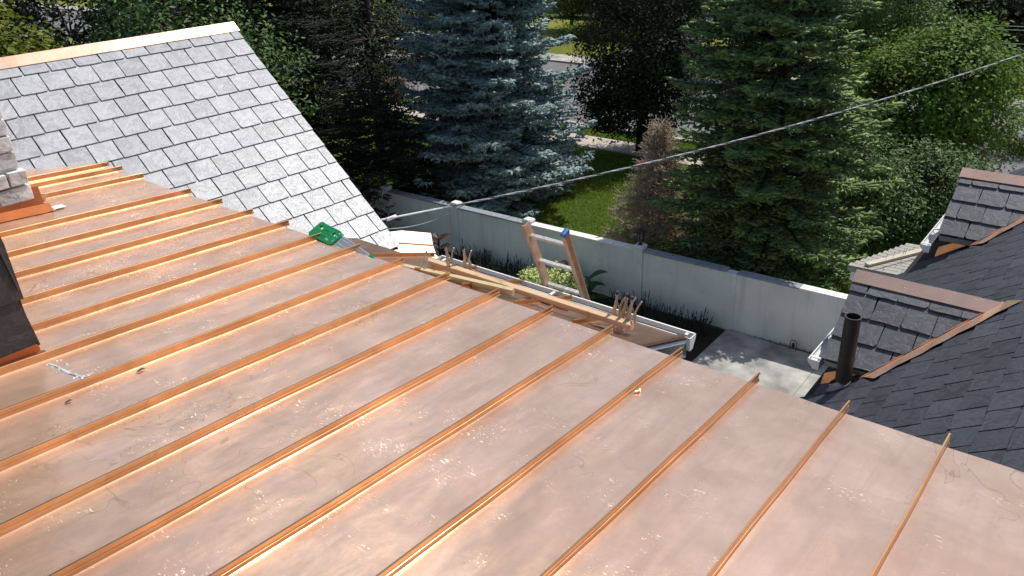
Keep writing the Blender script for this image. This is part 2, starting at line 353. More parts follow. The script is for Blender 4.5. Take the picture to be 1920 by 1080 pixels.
# ------------------------------------------------------------------ ground, street
def sheet(name, quad, z, mat, kind='structure', n=1, **kw):
    return MB().add([hp(u, v, z) for u, v in quad], [tuple(range(len(quad)))]).build(name, mat, fixn=False, kind=kind, **kw)
def rect(u0, u1, v0, v1): return [(u0, v0), (u0, v1), (u1, v1), (u1, v0)][::-1]
gr = MB()
N = 24
for i in range(N + 1):
    for j in range(N + 1): gr.v.append(Vector((-220 + 440 * i / N, -60 + 440 * j / N, 0)))
for i in range(N):
    for j in range(N):
        a = i * (N + 1) + j; gr.f.append((a, a + N + 1, a + N + 2, a + 1))
gr.build('ground', M['yard'], fixn=False, kind='structure')
sheet('street', rect(28.1, 38.6, -160, 160), 0.006, M['asphalt'])
MB().box(hp(27.9, -160, -0.05), U * 0.2, V * 320, Z * 0.16).build('kerb', M['pavement'], kind='structure')
MB().box(hp(38.6, -160, -0.05), U * 0.2, V * 320, Z * 0.16).build('kerb', M['pavement'], kind='structure')
MB().box(hp(28.1, -160, -0.05), U * 0.32, V * 320, Z * 0.062).build('street_gutter', M['concrete'], kind='structure')
# near pavement of separate slabs
pav = MB().box(hp(25.45, -60, -0.05), U * 1.35, V * 80, Z * 0.06).build('pavement', M['pavement'], kind='structure')
slab_me = None
for k in range(26):
    v0 = -36 + k * 1.5
    o = MB().box(hp(25.47, v0 + 0.012, 0.0), U * 1.31, V * 1.476, Z * (0.03 + 0.006 * rng.random())).build('paving_slab', M['pavement'], pav)
# far pavement, apron, driveway and lawn
pav2 = MB().box(hp(38.8, -120, -0.05), U * 1.5, V * 240, Z * 0.14).build('pavement', M['concrete'], kind='structure')
for k in range(14):
    MB().box(hp(38.82, -38 + k * 1.5 + 0.015, 0.085), U * 1.46, V * 1.47, Z * 0.02).build('paving_slab', M['concrete'], pav2)
sheet('lawn', rect(40.3, 52, -120, 120), 0.05, M['far_lawn'])
sheet('driveway', [(40.35, -25.6), (40.35, -22.6), (60, -24.5), (60, -33)], 0.056, M['driveway'])
sheet('garden_bed', rect(13.25, 15.15, -19, -6.49), 0.02, M['soil'])
sheet('shaded_path', rect(4.6, 13.25, -11, -6.49), 0.012, M['soil'])
# concrete pad in joint slabs
pad = MB().box(hp(5.2, -6.5, -0.05), U * 10.06, V * 9.0, Z * 0.07).build('concrete_pad', M['concrete'], kind='structure')
for i in range(4):
    for j in range(4):
        MB().box(hp(5.22 + i * 2.45, -6.48 + j * 2.22, 0.015), U * (2.435 if i < 3 else 2.67), V * 2.205, Z * 0.025).build('paving_slab', M['concrete'], pad)

# ------------------------------------------------------------------ the house
house = root('slate_and_copper_house', hp(2, -2, 0), 'house with copper standing seam roof between pale and dark slate wings', 'house')
UB = 3.82                                            # break (eave) line of the upper copper plane
CT = math.tan(rad(4.58))
def zc(u): return 6.682 + CT * (UB - u)              # copper plane
def cp(u, v, dz=0.0): return hp(u, v, zc(u) + dz)
def zl(u): return zc(UB) - (u - UB) * math.tan(rad(20.2))   # lower apron roof
def lp(u, v, dz=0.0): return hp(u, v, zl(u) + dz - 0.02)

seam_v = [q * 2.255 for q in (-3.277, -3.052, -2.826, -2.588, -2.365, -2.158, -1.934, -1.717, -1.502, -1.292, -1.077, -0.855, -0.635, -0.412, -0.19)]
seam_v = [-9.13, -8.84, -8.36] + seam_v + [0.06, 0.55, 1.04, 1.53]
seam_v[3] = -7.44
deck = MB().hexa([cp(-1.6, -9.9, -0.2), cp(UB - 0.03, -9.9, -0.2), cp(UB - 0.03, 2.1, -0.2), cp(-1.6, 2.1, -0.2), cp(-1.6, -9.9, -0.02), cp(UB - 0.03, -9.9, -0.02), cp(UB - 0.03, 2.1, -0.02), cp(-1.6, 2.1, -0.02)]).build('copper_roof', M['deck'], house)
def pan(v0, v1, parent, fn, u0, u1, mat, nu=44, seed=0, lip=True):
    r = random.Random(seed); ph = [r.uniform(0, 6.28) for _ in range(8)]; am = [r.uniform(0.5, 1) for _ in range(4)]
    b = MB(); nv = 8; vs = [0, 0.02, 0.06, 0.2, 0.4, 0.6, 0.8, 0.94, 1.0]; nv = len(vs)
    for i in range(nu + 1):
        u = u0 + (u1 - u0) * i / nu
        for j, t in enumerate(vs):
            v = v0 + (v1 - v0) * t
            w = 0.0028 * (am[0] * math.sin(2.1 * u + ph[0]) + am[1] * math.sin(5.3 * u + ph[1] + 3 * t) + 0.6 * am[2] * math.sin(9.5 * u + 5 * t + ph[2])) * math.sin(math.pi * t)
            w += 0.0014 * am[3] * math.sin(1.3 * u + ph[3]) * math.sin(2 * math.pi * t + ph[4])
            e = 0.004 if j in (0, nv - 1) else (0.001 if j in (1, nv - 2) else 0.0)
            b.v.append(fn(u, v, w + e))
    for i in range(nu):
        for j in range(nv - 1):
            a = i * nv + j; b.f.append((a + 1, a + nv + 1, a + nv, a))
    n0 = len(b.v)
    if lip:                                          # turned-down drip edge
        for j, t in enumerate(vs): b.v += [b.v[nu * nv + j].copy(), fn(u1 + 0.003, v0 + (v1 - v0) * t, -0.028), fn(u1 - 0.006, v0 + (v1 - v0) * t, -0.034)]
        for j in range(nv - 1):
            c = n0 + 3 * j; b.f.append((c, c + 1, c + 4, c + 3)); b.f.append((c + 1, c + 2, c + 5, c + 4))
    return b.build('copper_pan', mat, parent, smooth=True, fixn=False)
def seam(v, parent, fn, u0, u1, mat, h=0.040, seed=0, n=26, tail=0.05):
    r = random.Random(seed); ph = [r.uniform(0, 6.28) for _ in range(4)]
    b = MB(); path = []; us = [u0 + (u1 + tail - u0) * i / n for i in range(n + 1)]
    wob = lambda u: 0.0022 * math.sin(2.3 * u + ph[0]) + 0.0013 * math.sin(7.1 * u + ph[1])
    lean = lambda u: 0.0015 * math.sin(3.1 * u + ph[2])
    # double-lock profile in (v, z): thin web with a folded head turned to one side
    P = [(-0.0025, -0.002), (-0.0022, h - 0.004), (-0.001, h), (0.0075, h + 0.0005), (0.0095, h - 0.002), (0.0095, h - 0.010), (0.0075, h - 0.0115), (0.0065, h - 0.0095), (0.0045, h - 0.008), (0.0042, h * 0.42), (0.0068, h * 0.40), (0.0072, h * 0.12), (0.013, -0.002)]
    n_p = len(P); base = 0
    for i, u in enumerate(us):
        for (a, c) in P: b.v.append(fn(u, v + wob(u) + a + lean(u) * c / h, c))
    for i in range(n):
        for k in range(n_p):
            k2 = (k + 1) % n_p; b.f.append((i * n_p + k, i * n_p + k2, (i + 1) * n_p + k2, (i + 1) * n_p + k))
    b.f.append(tuple(range(n_p))); b.f.append(tuple(n * n_p + k for k in reversed(range(n_p))))
    return b.build('standing_seam', mat, parent)
for i, v in enumerate(seam_v):
    u0 = -1.5
    if v < -8.0: u0 = 2.0
    seam(v, deck, cp, u0, UB, M['copper_seam'], h=0.054, seed=i + 3, tail=0.045 + 0.02 * rng.random())
    if i + 1 < len(seam_v): pan(v + 0.004, seam_v[i + 1] - 0.003, deck, cp, u0, UB, M['copper_pan'], seed=40 + i)
pan(-9.62, seam_v[0] - 0.003, deck, cp, 2.0, UB, M['copper_pan'], seed=99)
# valley upstand against the pale slates at the far left
MB().prism([cp(2.0, -9.60, 0.0), cp(UB + 0.02, -9.52, 0.0), cp(UB + 0.02, -9.56, 0.02), cp(2.0, -9.64, 0.02)], V * 0.004).build('valley_flashing', M['copper_cap'], deck)

# smeared sealant near the slate cheek
b = MB()
pts = [(1.37, -4.80), (1.385, -4.74), (1.39, -4.66), (1.395, -4.58), (1.41, -4.53), (1.42, -4.49), (1.43, -4.47)]
for k in range(len(pts) - 1):
    (ua, va), (ub, vb) = pts[k], pts[k + 1]; w = 0.005 + 0.007 * rng.random()
    b.hexa([cp(ua - w, va, 0.001), cp(ua + w, va, 0.001), cp(ub + w, vb, 0.001), cp(ub - w, vb, 0.001), cp(ua - w * .5, va, 0.006), cp(ua + w * .5, va, 0.006), cp(ub + w * .5, vb, 0.006), cp(ub - w * .5, vb, 0.006)])
for k in range(16):
    u_, v_ = 1.35 + 0.1 * rng.random(), -4.82 + 0.35 * rng.random(); w = 0.003 + 0.006 * rng.random()
    b.hexa([cp(u_ - w, v_ - w, .001), cp(u_ + w, v_ - w, .001), cp(u_ + w, v_ + w, .001), cp(u_ - w, v_ + w, .001), cp(u_ - w * .4, v_ - w * .5, .005), cp(u_ + w * .4, v_ - w * .6, .005), cp(u_ + w * .5, v_ + w * .4, .005), cp(u_ - w * .6, v_ + w * .4, .005)])
b.build('sealant_smear', M['sealant'], deck)

# ---- lower apron roof over the bay, between the pale wing and the open courtyard
VL, VR, UE = -5.55, -2.19, 4.475
low = MB().prism([lp(UB + 0.012, VL, -0.045), lp(UB + 0.012, VR, -0.045), lp(UE, VR, -0.045), lp(UE, -4.85, -0.045)], Z * -0.10).build('bay_roof', M['deck'], house)
lseams = [-4.70, -4.20, -3.71, -3.215, -2.71]
edges = [-5.45] + lseams + [VR]
for i in range(len(edges) - 1):
    u1 = UE if i > 0 else 4.3
    pan(edges[i] + 0.004, edges[i + 1] - 0.003, low, lp, UB + 0.006, u1, M['copper_low'], nu=8, seed=200 + i)
for i, v in enumerate(lseams): seam(v, low, lp, UB + 0.012, UE, M['copper_seam'], seed=300 + i, n=8, tail=0.055, h=0.042)
b = MB(); b.hexa([lp(UB + .012, VR - 0.035, 0.0), lp(UE, VR - 0.035, 0), lp(UE, VR + 0.005, 0), lp(UB + .012, VR + 0.005, 0), lp(UB + .012, VR - 0.035, 0.022), lp(UE, VR - 0.035, 0.022), lp(UE, VR + 0.005, 0.022), lp(UB + .012, VR + .005, 0.022)])
b.build('rake_edge', M['copper_low'], low)
MB().hexa([lp(UB + .015, VR - 0.02, -0.25), lp(UE - 0.0, VR - 0.02, -0.16), lp(UE - 0.0, VR, -0.16), lp(UB + .015, VR, -0.25), lp(UB + .015, VR - .02, -0.02), lp(UE - 0.0, VR - .02, -0.02), lp(UE - 0.0, VR, -0.02), lp(UB + .015, VR, -0.02)]).build('fascia_board', M['white_worn'], low)
def gutter(p0, d, L, out, parent, hangers=0, w=0.125, h=0.105):
    """K-style gutter: open trough from p0 (top back edge) along d, lip on the side 'out'"""
    d = Vector(d).normalized(); o = Vector(out).normalized(); p0 = Vector(p0); t = 0.006
    prof = [(0, 0), (0, -h), (w * 0.55, -h), (w * 0.62, -h * 0.8), (w * 0.9, -h * 0.45), (w, -h * 0.2), (w, 0.004), (w - 0.014, 0.006), (w - 0.014, 0.0), (w - t, -0.004), (w - t, -h * 0.2), (w * 0.86, -h * 0.42), (w * 0.57, -h * 0.78), (w * 0.52, -h + t), (t, -h + t), (t, 0)]
    b = MB(); b.sweep(lambda i: [o * a + Z * c for a, c in prof], [p0, p0 + d * L], cap=False); g = b.build('gutter', M['white'], parent)
    cap = [(0, 0), (0, -h), (w * 0.55, -h), (w * 0.62, -h * 0.8), (w * 0.9, -h * 0.45), (w, -h * 0.2), (w, 0)]
    for e, s in ((p0, -1), (p0 + d * L, 1)):
        MB().prism([e + o * a * 1.02 + Z * c * 1.02 for a, c in cap], d * 0.006 * s).build('end_cap', M['white'], parent)
    for k in range(hangers):
        q = p0 + d * (0.06 + (L - 0.12) * k / max(1, hangers - 1))
        MB().box(q + Z * -0.012, o * w * 0.97, d * 0.022, Z * 0.012).build('gutter_hanger', M['white'], parent)
    return g
gutter(lp(UE - 0.002, -4.62, -0.002), V, 2.45, U, house, 3, 0.085, 0.10)
MB().hexa([lp(UE + .004, -4.60, -.045), lp(UE + .004, -2.2, -.045), hp(UE + .066, -2.2, zl(UE) - .065), hp(UE + .066, -4.60, zl(UE) - .065), lp(UE + .004, -4.60, -.035), lp(UE + .004, -2.2, -.035), hp(UE + .066, -2.2, zl(UE) - .055), hp(UE + .066, -4.60, zl(UE) - .055)]).build('gutter_shade_strip', M['soil'], house)  # dark strip standing in for the shade inside the trough
# rear and bay walls below
MB().box(hp(-1.4, -9.3, 0), U * 5.0, V * 11.2, Z * 6.35).build('rear_wall', M['siding'], house)
MB().box(hp(3.62, -5.0, 0), U * 0.72, V * 2.74, Z * 6.22).build('bay_wall', M['siding'], house)

# ---- slates
def clip(poly, halfplanes):
    for (a, b_, c) in halfplanes:                    # keep a*x + b*y <= c
        out = []
        for i in range(len(poly)):
            p, q = poly[i], poly[(i + 1) % len(poly)]; fp, fq = a * p[0] + b_ * p[1] - c, a * q[0] + b_ * q[1] - c
            if fp <= 0: out.append(p)
            if (fp < 0 < fq) or (fq < 0 < fp):
                t = fp / (fp - fq); out.append((p[0] + (q[0] - p[0]) * t, p[1] + (q[1] - p[1]) * t))
        poly = out
        if len(poly) < 3: return []
    return poly
def rough_rect(r, w, l, jag, corner=0.3):
    """outline of a hand-cut slate, x across, y up the slope, bottom at y=0"""
    h = w / 2; P = []
    j = lambda s=1.0: r.uniform(-jag, jag) * s
    bl = r.random() < corner; br = r.random() < corner
    c1 = r.uniform(0.01, 0.03) if bl else 0; c2 = r.uniform(0.01, 0.03) if br else 0
    P += [(-h + j(.5), l)]
    P += [(-h + j(), l * 0.66), (-h + j(), l * 0.36)]
    P += [(-h + c1 + j(.5), c1 * 0.2 + j(.6))] if not bl else [(-h + j(.4), c1 * 1.3), (-h + c1, j(.4))]
    P += [(-h * 0.4 + j(), j(.9)), (h * 0.35 + j(), j(.9))]
    P += [(h + j(.5), j(.6))] if not br else [(h - c2, j(.4)), (h + j(.4), c2 * 1.3)]
    P += [(h + j(), l * 0.36), (h + j(), l * 0.66), (h + j(.5), l)]
    return P
SL = {'n': 0}
def slate_mesh(poly, l, t, lift):
    """prism from a 2D outline, its foot lifted over the course below"""
    n = len(poly); zf = lambda y: lift * (1 - max(0, min(1, y / l)))
    vs = [(x, y, zf(y)) for x, y in poly] + [(x * (1 - 0.006), y + 0.0015 * (1 if y < l * .3 else 0), zf(y) + t) for x, y in poly]
    fs = [tuple(range(n)), tuple(reversed(range(n, 2 * n)))] + [((i + 1) % n, i, n + i, n + (i + 1) % n) for i in range(n)]
    me = bpy.data.meshes.new('slate'); me.from_pydata(vs, [], fs)
    bm = bmesh.new(); bm.from_mesh(me); bmesh.ops.recalc_face_normals(bm, faces=bm.faces); bm.to_mesh(me); bm.free()
    return me
_variants = {}
def slate_variant(key, w, l, t, lift, jag, r, n=9, corner=0.3):
    if key not in _variants:
        _variants[key] = [slate_mesh(rough_rect(r, w, l, jag, corner), l, t, lift) for _ in range(n)]
    return r.choice(_variants[key])
def place_slate(me, o, ex, ey, n, parent, mat, yaw=0.0):
    if not me.materials: me.materials.append(mat)
    ob = bpy.data.objects.new('slate', me); COL.objects.link(ob); ob.parent = parent
    R3 = Matrix((ex, ey, n)).transposed() @ Matrix.Rotation(yaw, 3, 'Z')
    ob.matrix_local = Matrix.Translation(Vector(o) - rootloc(parent)) @ R3.to_4x4()
    return ob
def joined_slates(items, parent, mat):
    vs, fs = [], []
    for me, o, ex, ey, n, yaw in items:
        R3 = Matrix((ex, ey, n)).transposed() @ Matrix.Rotation(yaw, 3, 'Z'); b = len(vs)
        vs += [Vector(o) + R3 @ v.co for v in me.vertices]; fs += [tuple(i + b for i in p.vertices) for p in me.polygons]
    m = MB(); m.v = vs; m.f = fs
    return m.build('slate_courses', mat, parent, fixn=False, kind='stuff')

# pale wing on the left: ridge along AG, slope 37 degrees towards the viewer's right
AG = rad(45.4); TH = rad(37)
GU = Vector((math.sin(AG), math.cos(AG), 0)); GH = Vector((math.cos(AG), -math.sin(AG), 0))
GS = GH * math.cos(TH) - Z * math.sin(TH); GN = GH * math.sin(TH) + Z * math.cos(TH)
P0 = Vector((-4.73675029, 9.06178684, HC - 2.61822235)); C_O = Vector((0, 0, HC))
g0 = C_O + GN * (P0 - C_O).dot(GN)
def gp(gu, gs, dn=0.0): return g0 + GU * gu + GS * gs + GN * dn
GU0, GU1, GS0, GS1 = 0.2, 5.70, -7.99, -3.74
wing = MB().hexa([gp(GU0, GS0 + 0.05, -0.12), gp(GU1 - .04, GS0 + 0.05, -0.12), gp(GU1 - .04, GS1, -0.12), gp(GU0, GS1, -0.12), gp(GU0, GS0 + 0.05, -0.012), gp(GU1 - .04, GS0 + .05, -0.012), gp(GU1 - .04, GS1, -0.012), gp(GU0, GS1, -0.012)]).build('pale_slate_roof', M['deck'], house)
GSb = -GH * math.cos(TH) - Z * math.sin(TH)          # far slope
rp = gp(0, GS0, 0)
b = MB(); q0 = gp(GU0, GS0, -0.02); q1 = gp(GU1 - .04, GS0, -0.02); b.prism([q0, q1, q1 + GSb * 4, q0 + GSb * 4], Z * -0.1); b.build('far_slope', M['slate_dark'], house)
r = random.Random(5)
row = 0; gs_b = -7.67
while gs_b < -3.70:
    l = 0.375 if row else 0.21
    off = (2.523 + (0.152 if row % 2 == 1 else 0.0)) % 0.305
    x = off + 0.305 * 2
    while x < GU1 + 0.3:
        x0, x1 = x, x + 0.305; x += 0.305
        c = (x0 + x1) / 2
        w3 = gp(c, gs_b, 0); uu = w3.dot(U); vv = w3.dot(V)
        if c < 1.2: continue
        if uu < UB - 0.15 and w3.z < zc(uu) - 0.32: continue
        key = ('g', 1 if row else 0)
        o = gp(c, gs_b + r.uniform(-.004, .004), -0.006); yaw = r.uniform(-.007, .007)
        if x1 > GU1 - 0.01:
            poly = rough_rect(r, 0.291, l, 0.003, 0.2); poly = clip(poly, [(1, 0, GU1 - c + r.uniform(-.006, .006))])
            if not poly or max(p[0] for p in poly) - min(p[0] for p in poly) < 0.05: continue
            me = slate_mesh(poly, l, 0.012, 0.021)
        else: me = slate_variant(key, 0.291, l, 0.012, 0.021, 0.0035, r, 12, 0.22)
        place_slate(me, o, GU, -GS, GN, wing, M['slate_grey'], yaw)
    row += 1; gs_b += 0.30
# ridge cap of the pale wing: folded copper in lapped lengths
for k in range(3):
    a0 = GU0 + k * 1.85; a1 = min(GU1 + 0.03, a0 + 1.87); dn = 0.024 + 0.002 * (k % 2)
    pr = [gp(0, GS0 + 0.165, dn), gp(0, GS0 - 0.005, dn + 0.004)]
    b = MB(); n = 10
    for i in range(n + 1):
        gu = a0 + (a1 - a0) * i / n; w = 0.0012 * math.sin(5 * gu + k)
        A = gp(gu, GS0 + 0.165, dn + w); T = gp(gu, GS0 - 0.008, dn + 0.006 + w * .5); B_ = T + GSb * 0.165
        b.v += [A, T, B_, A - GN * 0.012 + GS * 0.002]
    for i in range(n):
        for j in (0, 1): b.f.append((i * 4 + j, i * 4 + 4 + j, i * 4 + 5 + j, i * 4 + 1 + j))
        b.f.append((i * 4, i * 4 + 3, i * 4 + 7, i * 4 + 4))
    b.f.append((n * 4, n * 4 + 1, n * 4 + 2)); b.build('ridge_cap', M['copper_cap'], wing, fixn=True)
# rake board, gable wall, foot wall of the pale wing
MB().hexa([gp(GU1 - .07, GS0, -0.2), gp(GU1 - .045, GS0, -0.2), gp(GU1 - .045, GS1 + .02, -0.2), gp(GU1 - .07, GS1 + .02, -0.2), gp(GU1 - .07, GS0, -0.014), gp(GU1 - .045, GS0, -0.014), gp(GU1 - .045, GS1 + .02, -0.014), gp(GU1 - .07, GS1 + .02, -0.014)]).build('rake_board', M['board_grey'], wing)
e0, e1 = gp(GU1 - .2, GS0, -0.2), gp(GU1 - .2, GS1 - 0.1, -0.2); e2 = gp(GU1 - .2, GS0, -0.2) + GSb * 3.6
MB().prism([e0, e1, Vector((e1.x, e1.y, 0)), Vector((e2.x, e2.y, 0)), e2], GU * -0.12).build('gable_wall', M['siding'], house)
f0 = gp(2.2, GS1 - 0.15, -0.2); f1 = gp(GU1 - .2, GS1 - 0.15, -0.2)
MB().prism([f0, f1, Vector((f1.x, f1.y, 0)), Vector((f0.x, f0.y, 0))], GH * -0.12).build('side_wall', M['siding'], house)
# small copper shelf roof at the foot of the pale slates: two pans meeting at a fold
zsh = 5.25
shelf = MB().prism([hp(6.06, -7.55, 5.33), hp(6.58, -7.40, 5.26), hp(6.93, -7.21, 5.15), hp(6.79, -6.87, 4.88), hp(6.5, -6.92, 4.9), hp(6.18, -7.2, 5.06)], Z * -0.12).build('shelf_roof', M['deck'], house)
def plate(pts, t, name, mat, parent, sub=0, **kw):
    P = [Vector(p) for p in pts]; n = ((P[1] - P[0]).cross(P[2] - P[0])).normalized()
    if n.z < 0: n = -n
    return MB().prism(P, n * t).build(name, mat, parent, **kw)
def gq(u, v, z, dn=-0.02): return hp(u, v, z) + GN * dn
plate([gq(6.12, -7.55, 5.40), gq(6.595, -7.401, 5.326), gq(6.945, -7.213, 5.208), gq(6.838, -7.085, 5.106), gq(6.42, -7.31, 5.245), gq(6.06, -7.50, 5.36)], 0.004, 'copper_pan', M['copper_sheet'], shelf)
plate([gq(6.05, -7.49, 5.352, -.026), gq(6.42, -7.305, 5.238, -.026), gq(6.838, -7.08, 5.10, -.026), gq(6.775, -6.99, 5.03, -.01), gq(6.48, -7.03, 5.06, -.01), gq(6.18, -7.20, 5.14, -.01)], 0.004, 'copper_pan', M['copper_sheet'], shelf)
MB().tube([gq(6.06, -7.49, 5.36, -.018), gq(6.42, -7.305, 5.243, -.018), gq(6.838, -7.082, 5.106, -.018)], 0.009, 6).build('fold_seam', M['copper_seam'], shelf)
plate([gq(6.48, -7.03, 5.055, -.03), gq(6.775, -6.99, 5.025, -.03), gq(6.80, -6.85, 4.93, -.03), gq(6.50, -6.9, 4.96, -.03)], 0.004, 'copper_pan', M['copper_low'], shelf)
MB().box(hp(6.05, -7.6, 0), U * 0.5, V * 0.75, Z * 4.85).build('shelf_wall', M['siding'], house)

# slate-hung cheek at the far left edge
CU, CV = 1.40, -4.97
cheek = MB().box(hp(-1.4, CV - 2.0, 6.7), U * (1.4 + CU - 0.03), V * 1.97, Z * 1.75).build('slate_cheek', M['deck'], house)
r = random.Random(21)
for i in range(6):
    zb = zc(CU) + 0.075 + i * 0.30
    for k in range(8):
        c = CU - 0.165 - k * 0.33 + (0.165 if i % 2 else 0.0)
        w = 0.322
        poly = clip(rough_rect(r, w, 0.36, 0.004, 0.25), [(1, 0, CU + 0.012 - c)])
        if len(poly) < 3 or max(p[0] for p in poly) - min(p[0] for p in poly) < 0.06: continue
        place_slate(slate_mesh(poly, 0.36, 0.011, 0.018), hp(c, CV - 0.028, zb), U, Z, V, cheek, M['slate_cheek'], r.uniform(-.012, .012))
    for k in range(3):
        c = CV - 0.15 - k * 0.30 + (0.1 if i % 2 else 0)
        place_slate(slate_mesh(rough_rect(r, 0.29, 0.36, 0.006, 0.5), 0.36, 0.012, 0.03), hp(CU - 0.028, min(c, CV - 0.145), zb + r.uniform(-.03, .03)), -V, Z, U, cheek, M['slate_cheek'], r.uniform(-.03, .03))
MB().prism([hp(-1.4, CV - 0.027, 6.9), hp(CU + .01, CV - 0.027, 6.78), hp(CU + .01, CV - 0.027, zc(CU) + .10), hp(-1.4, CV - 0.027, zc(-1.4) + .10)], V * 0.004).build('base_flashing', M['copper_red'], cheek)
MB().hexa([cp(-1.4, CV - .03, 0.004), cp(CU + .03, CV - .03, .004), cp(CU + .03, CV + .06, .003), cp(-1.4, CV + .05, .003), cp(-1.4, CV - .03, 0.008), cp(CU + .03, CV - .03, .008), cp(CU + .03, CV + .06, .005), cp(-1.4, CV + .05, .005)]).build('base_flashing', M['copper_red'], cheek)

# whitewashed brick chimney
KU, KV = 2.62, -8.02
chim = MB().box(hp(KU - 1.9, KV - 1.25, 6.5), U * 1.88, V * 1.235, Z * 3.2).build('chimney', M['mortar'], house)
r = random.Random(31)
for i in range(14):
    zb = 6.90 + i * 0.155; x = KU + (0.0 if i % 2 else 0.0); first = True
    step = 0.03 if i in (0, 1) else 0.0
    x += step
    while x > KU - 1.5:
        w = (0.17 if (first and i % 2) else r.uniform(0.30, 0.40)); first = False
        pr = r.uniform(0.012, 0.03) + step
        jz = r.uniform(-.006, .006)
        a = hp(x - w, KV - 0.05, zb + .006 + jz); bx = MB().box(a, U * (w - 0.014), V * (0.05 + pr), Z * (0.138 + r.uniform(-.008, .006)))
        for q in range(len(bx.v)): bx.v[q] = bx.v[q] + Vector((r.uniform(-.006, .006), r.uniform(-.006, .006), r.uniform(-.006, .006)))
        bx.build('brick', M['brick'], chim, bevel=0.008)
        x -= w
# chimney flashing: folded red copper apron and lap pieces
plate([cp(0.9, KV + 0.045, 0.03), cp(2.70, KV + 0.045, 0.03), cp(2.70, KV + 0.03, 0.235), cp(0.9, KV + 0.03, 0.235)], 0.004, 'chimney_flashing', M['copper_red'], chim)
plate([cp(0.9, KV + 0.16, 0.012), cp(2.74, KV + 0.16, 0.012), cp(2.72, KV + 0.05, 0.05), cp(0.9, KV + 0.05, 0.05)], 0.004, 'chimney_flashing', M['copper_cap'], chim)
plate([cp(0.9, KV + 0.165, 0.012), cp(2.72, KV + 0.165, 0.012), cp(2.70, KV + 0.18, 0.10), cp(0.9, KV + 0.18, 0.10)], 0.004, 'chimney_flashing', M['copper_red'], chim)
plate([cp(2.64, KV - 0.22, 0.01), cp(2.80, KV - 0.2, 0.01), cp(2.78, KV - 0.03, 0.13), cp(2.64, KV - 0.04, 0.16)], 0.004, 'chimney_flashing', M['brass'], chim)
plate([cp(2.68, KV + 0.01, 0.008), cp(2.86, KV + 0.0, 0.008), cp(2.86, KV + 0.12, 0.012), cp(2.72, KV + 0.14, 0.012)], 0.003, 'chimney_flashing', M['white_worn'], chim)

# ---- dark wing on the right: contours along U, rising along V at 37.2 degrees
TD = rad(37.2)
E1 = hp(8.53, -0.74, 5.29)
DS = V * math.cos(TD) + Z * math.sin(TD); DN = -V * math.sin(TD) + Z * math.cos(TD)
def dz_(v): return 5.29 + math.tan(TD) * (v + 0.74)
def dp(u, v, dn=0.0): return hp(u, v, dz_(v)) + DN * dn
dark = MB().hexa([dp(2.6, -2.30, -0.15), dp(15.2, -2.30, -0.15), dp(15.2, 3.6, -0.15), dp(2.6, 3.6, -0.15), dp(2.6, -2.30, -0.012), dp(15.2, -2.30, -0.012), dp(15.2, 3.6, -0.012), dp(2.6, 3.6, -0.012)]).build('dark_slate_roof', M['deck'], house)
MB().prism([dp(2.6, 3.6, -.02), dp(15.2, 3.6, -.02), hp(15.2, 7.4, dz_(3.6) - 3), hp(2.6, 7.4, dz_(3.6) - 3)], Z * -0.1).build('far_slope', M['slate_dark'], house)
# dormers: (ridge u, ridge z, verge v, eave u)
dorms = [dict(ur=8.53, zr=5.29, vg=-2.17, ue=7.655), dict(ur=12.27, zr=5.44, vg=-1.955, ue=11.40)]
for d in dorms:
    d['slope'] = 0.757; d['vr'] = (d['zr'] - 5.29) / math.tan(TD) - 0.74                # where the ridge meets the roof
    d['ze'] = d['zr'] - d['slope'] * (d['ur'] - d['ue']); d['ve'] = (d['ze'] - 5.29) / math.tan(TD) - 0.74
def in_dormer(u, v):
    for d in dorms:
        w = d['ur'] - d['ue']
        if abs(u - d['ur']) < w + 0.0:
            lim = d['vr'] + (d['ve'] - d['vr']) * abs(u - d['ur']) / w
            if v < lim - 0.06: return True
    return False
cand = []
r = random.Random(77); row = 0; s_ = 0.0; EXP = 0.268
v_b = -2.36
while v_b < 3.5:
    x = 2.6 + (0.155 if row % 2 else 0) + r.uniform(-.03, .03)
    while x < 15.1:
        w = r.choice((0.29, 0.31, 0.31, 0.33)); c = x + w / 2; x += w
        vc = v_b + 0.1
        if in_dormer(c, vc): continue
        if c < 3.9 and dz_(v_b) < zc(min(c, UB)) - 0.1: continue
        o = dp(c, v_b + r.uniform(-.006, .006), -0.006); yaw = r.uniform(-.014, .014)
        me = slate_variant(('d', round(w, 2)), w - 0.014, 0.36, 0.015, 0.030, 0.006, r, 8, 0.25)
        d2 = (o - C_O).length; to = o - C_O
        # inside the picture?
        X = to.dot(_r) / to.dot(_f) * 1501.3 + 960; Y = 540 - to.dot(_u) / to.dot(_f) * 1501.3
        vis = -60 < X < 2000 and -60 < Y < 1140 and to.dot(_f) > 0 and not (Y > 720 + (X - 1413) * 0.334 + 60)
        cand.append((0 if vis else 1, d2, me, o, yaw))
    v_b += EXP * math.cos(TD); row += 1
cand.sort(key=lambda q: (q[0], q[1]))
rest = []
for k, (nv, d2, me, o, yaw) in enumerate(cand):
    if k < 105 and nv == 0: place_slate(me, o, -U, DS, DN, dark, M['slate_dark'], yaw)
    else: rest.append((me, o, -U, DS, DN, yaw))
joined_slates(rest, dark, M['slate_dark'])
